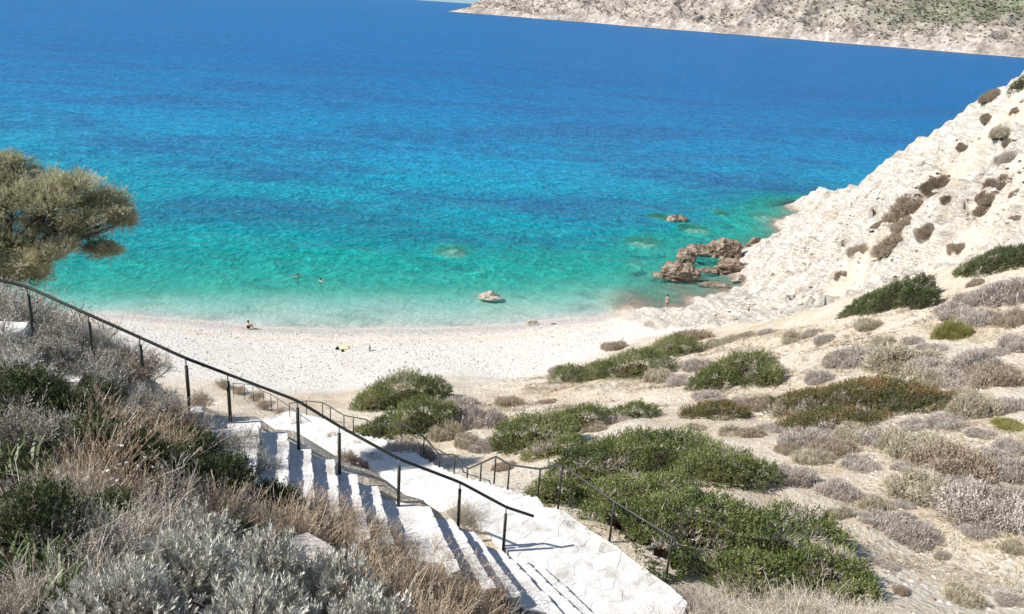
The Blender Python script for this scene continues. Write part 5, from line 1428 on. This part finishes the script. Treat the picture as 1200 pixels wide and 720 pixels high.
# sitting bather at the waterline
p = atz(291, 386, .15); p[2] = float(Z(p[0], p[1]))
si = thing('person', 'dark haired person sitting at the waterline near the left end of the beach', 'person', p, -.5)
J = {'pelvis': (0, 0, .12, (.16, .13)), 'waist': (0, -.03, .28, (.13, .10)), 'chest': (0, -.02, .48, (.16, .11)), 'neckb': (0, .02, .62, .065), 'neck': (0, .04, .68, .05), 'head': (0, .06, .76, (.08, .09)), 'crown': (0, .07, .85, (.065, .075)),
     'hipL': (-.10, .05, .12, .09), 'kneeL': (-.12, .38, .42, .062), 'ankL': (-.11, .55, .07, .042), 'toeL': (-.11, .70, .04, .03), 'hipR': (.10, .05, .12, .09), 'kneeR': (.12, .38, .42, .062), 'ankR': (.11, .55, .07, .042), 'toeR': (.11, .70, .04, .03),
     'shL': (-.18, 0, .58, .055), 'elL': (-.24, .18, .40, .042), 'wrL': (-.15, .38, .44, .03), 'shR': (.18, 0, .58, .055), 'elR': (.24, .18, .40, .042), 'wrR': (.15, .38, .44, .03)}
E = [e for e in E if e[0] in J and e[1] in J]
hand(J, E, 'L', 'wrL', (.2, 1, -.3)); hand(J, E, 'R', 'wrR', (-.2, 1, -.3))
skin_body(si, J, E, skin_m)
blob(si, 'hair', (0, .03, .83), (.105, .11, .13), hair_m); face(si, (0, .07, .79), (0, 1, 0))
blob(si, 'swimsuit', (0, -.01, .30), (.172, .135, .24), plain('black_swimwear', (.015, .015, .018)))
# swimmers, head and shoulders above the water
for i, (px, py, lab) in enumerate(((349, 324.5, 'dark haired swimmer in the turquoise water, left one of the pair'), (375.5, 329.5, 'dark haired swimmer with arms spread on the water, right one of the pair'))):
    p = atz(px, py, 0.0)
    s = thing('person', lab, 'person', p - [0, 0, 1.22], .6 - i * 1.4)
    J = {'pelvis': (0, 0, .75, (.15, .12)), 'waist': (0, 0, .93, (.13, .10)), 'chest': (0, 0, 1.13, (.16, .11)), 'neckb': (0, 0, 1.29, (.07, .06)), 'neck': (0, .01, 1.35, .05), 'head': (0, .02, 1.43, (.08, .09)), 'crown': (0, .02, 1.53, (.065, .075)),
         'hipL': (-.09, 0, .70, .1), 'kneeL': (-.12, .12, .36, .06), 'ankL': (-.12, -.1, .03, .04), 'hipR': (.09, 0, .70, .1), 'kneeR': (.12, .2, .38, .06), 'ankR': (.13, 0, .03, .04),
         'shL': (-.18, 0, 1.24, .055), 'elL': (-.40, .08, 1.22, .042), 'wrL': (-.55, .22, 1.22, .03), 'shR': (.18, 0, 1.24, .055), 'elR': (.40, .08, 1.22, .042), 'wrR': (.55, .22, 1.22, .03)}
    E2 = [('pelvis', 'waist'), ('waist', 'chest'), ('chest', 'neckb'), ('neckb', 'neck'), ('neck', 'head'), ('head', 'crown'), ('pelvis', 'hipL'), ('hipL', 'kneeL'), ('kneeL', 'ankL'), ('pelvis', 'hipR'), ('hipR', 'kneeR'), ('kneeR', 'ankR'), ('chest', 'shL'), ('shL', 'elL'), ('elL', 'wrL'), ('chest', 'shR'), ('shR', 'elR'), ('elR', 'wrR')]
    hand(J, E2, 'L', 'wrL', (-.7, .7, -.1)); hand(J, E2, 'R', 'wrR', (.7, .7, -.1))
    skin_body(s, J, E2, skin_m)
    blob(s, 'hair', (0, 0, 1.50), (.11, .112, .135), hair_m); face(s, (0, .02, 1.455), (0, 1, 0))
    blob(s, 'swimsuit', (0, .0, 1.10), (.178, .13, .16), plain('dark_swimwear', (.02, .02, .03)))
# things left on the beach
def on_beach(px, py):
    return ground(px, py)
def soft_bag(name, px, py, size, col, label, cat, straps=True, seed=0):
    p = on_beach(px, py); o = thing(name, label, cat, p, random.uniform(0, 3))
    V, F = rock_geo(size[0] / 2, size[1] / 2, size[2] / 2, seed, 12, 18, .25)
    g = Geo(); g.add(V + np.array([0, 0, size[2] * .42]), F, 0, None, True); g.build('bag_body', plain(name + '_cloth', col), o)
    if straps:
        an = np.linspace(0, PI, 9)
        g = Geo(); add_tube(g, np.c_[np.cos(an) * size[0] * .3, 0 * an, size[2] * .8 + np.sin(an) * size[2] * .35], .02, 6); g.build('strap', plain(name + '_strap', tuple(c * .6 for c in col)), o)
    return o
soft_bag('backpack', 395, 410, (.45, .35, .35), (.015, .015, .017), 'black backpack on the pebbles left of the yellow towel', 'backpack', True, 60)
soft_bag('beach_bag', 401.5, 412.5, (.3, .25, .25), (.03, .03, .035), 'small dark bag lying at the foot of the yellow towel', 'bag', True, 61)
soft_bag('beach_bag', 433, 411, (.4, .35, .6), (.42, .38, .34), 'upright grey beach bag casting a long shadow on the pebbles', 'bag', True, 62)
p = on_beach(404, 408)
tw = thing('beach_towel', 'yellow towel spread on the white pebbles', 'towel', p, .3)
nx_, ny_ = 10, 16
ux, uy = np.meshgrid(np.linspace(-.35, .35, nx_), np.linspace(-.75, .75, ny_))
zz = Z(p[0] + ux, p[1] + uy) - p[2] + .05 + .06 * fbm(ux * 4, uy * 4, 3, 8)
idx = np.arange(nx_ * ny_).reshape(ny_, nx_)
F = np.stack([idx[:-1, :-1], idx[:-1, 1:], idx[1:, 1:], idx[1:, :-1]], -1).reshape(-1, 4)
g = Geo(); g.add(np.stack([ux, uy, zz], -1).reshape(-1, 3), F, 0, None, True)
to = g.build('cloth', plain('yellow_towel', (.74, .66, .36)), tw)
sm = to.modifiers.new('thickness', 'SOLIDIFY'); sm.thickness = .02
p = on_beach(300, 470)
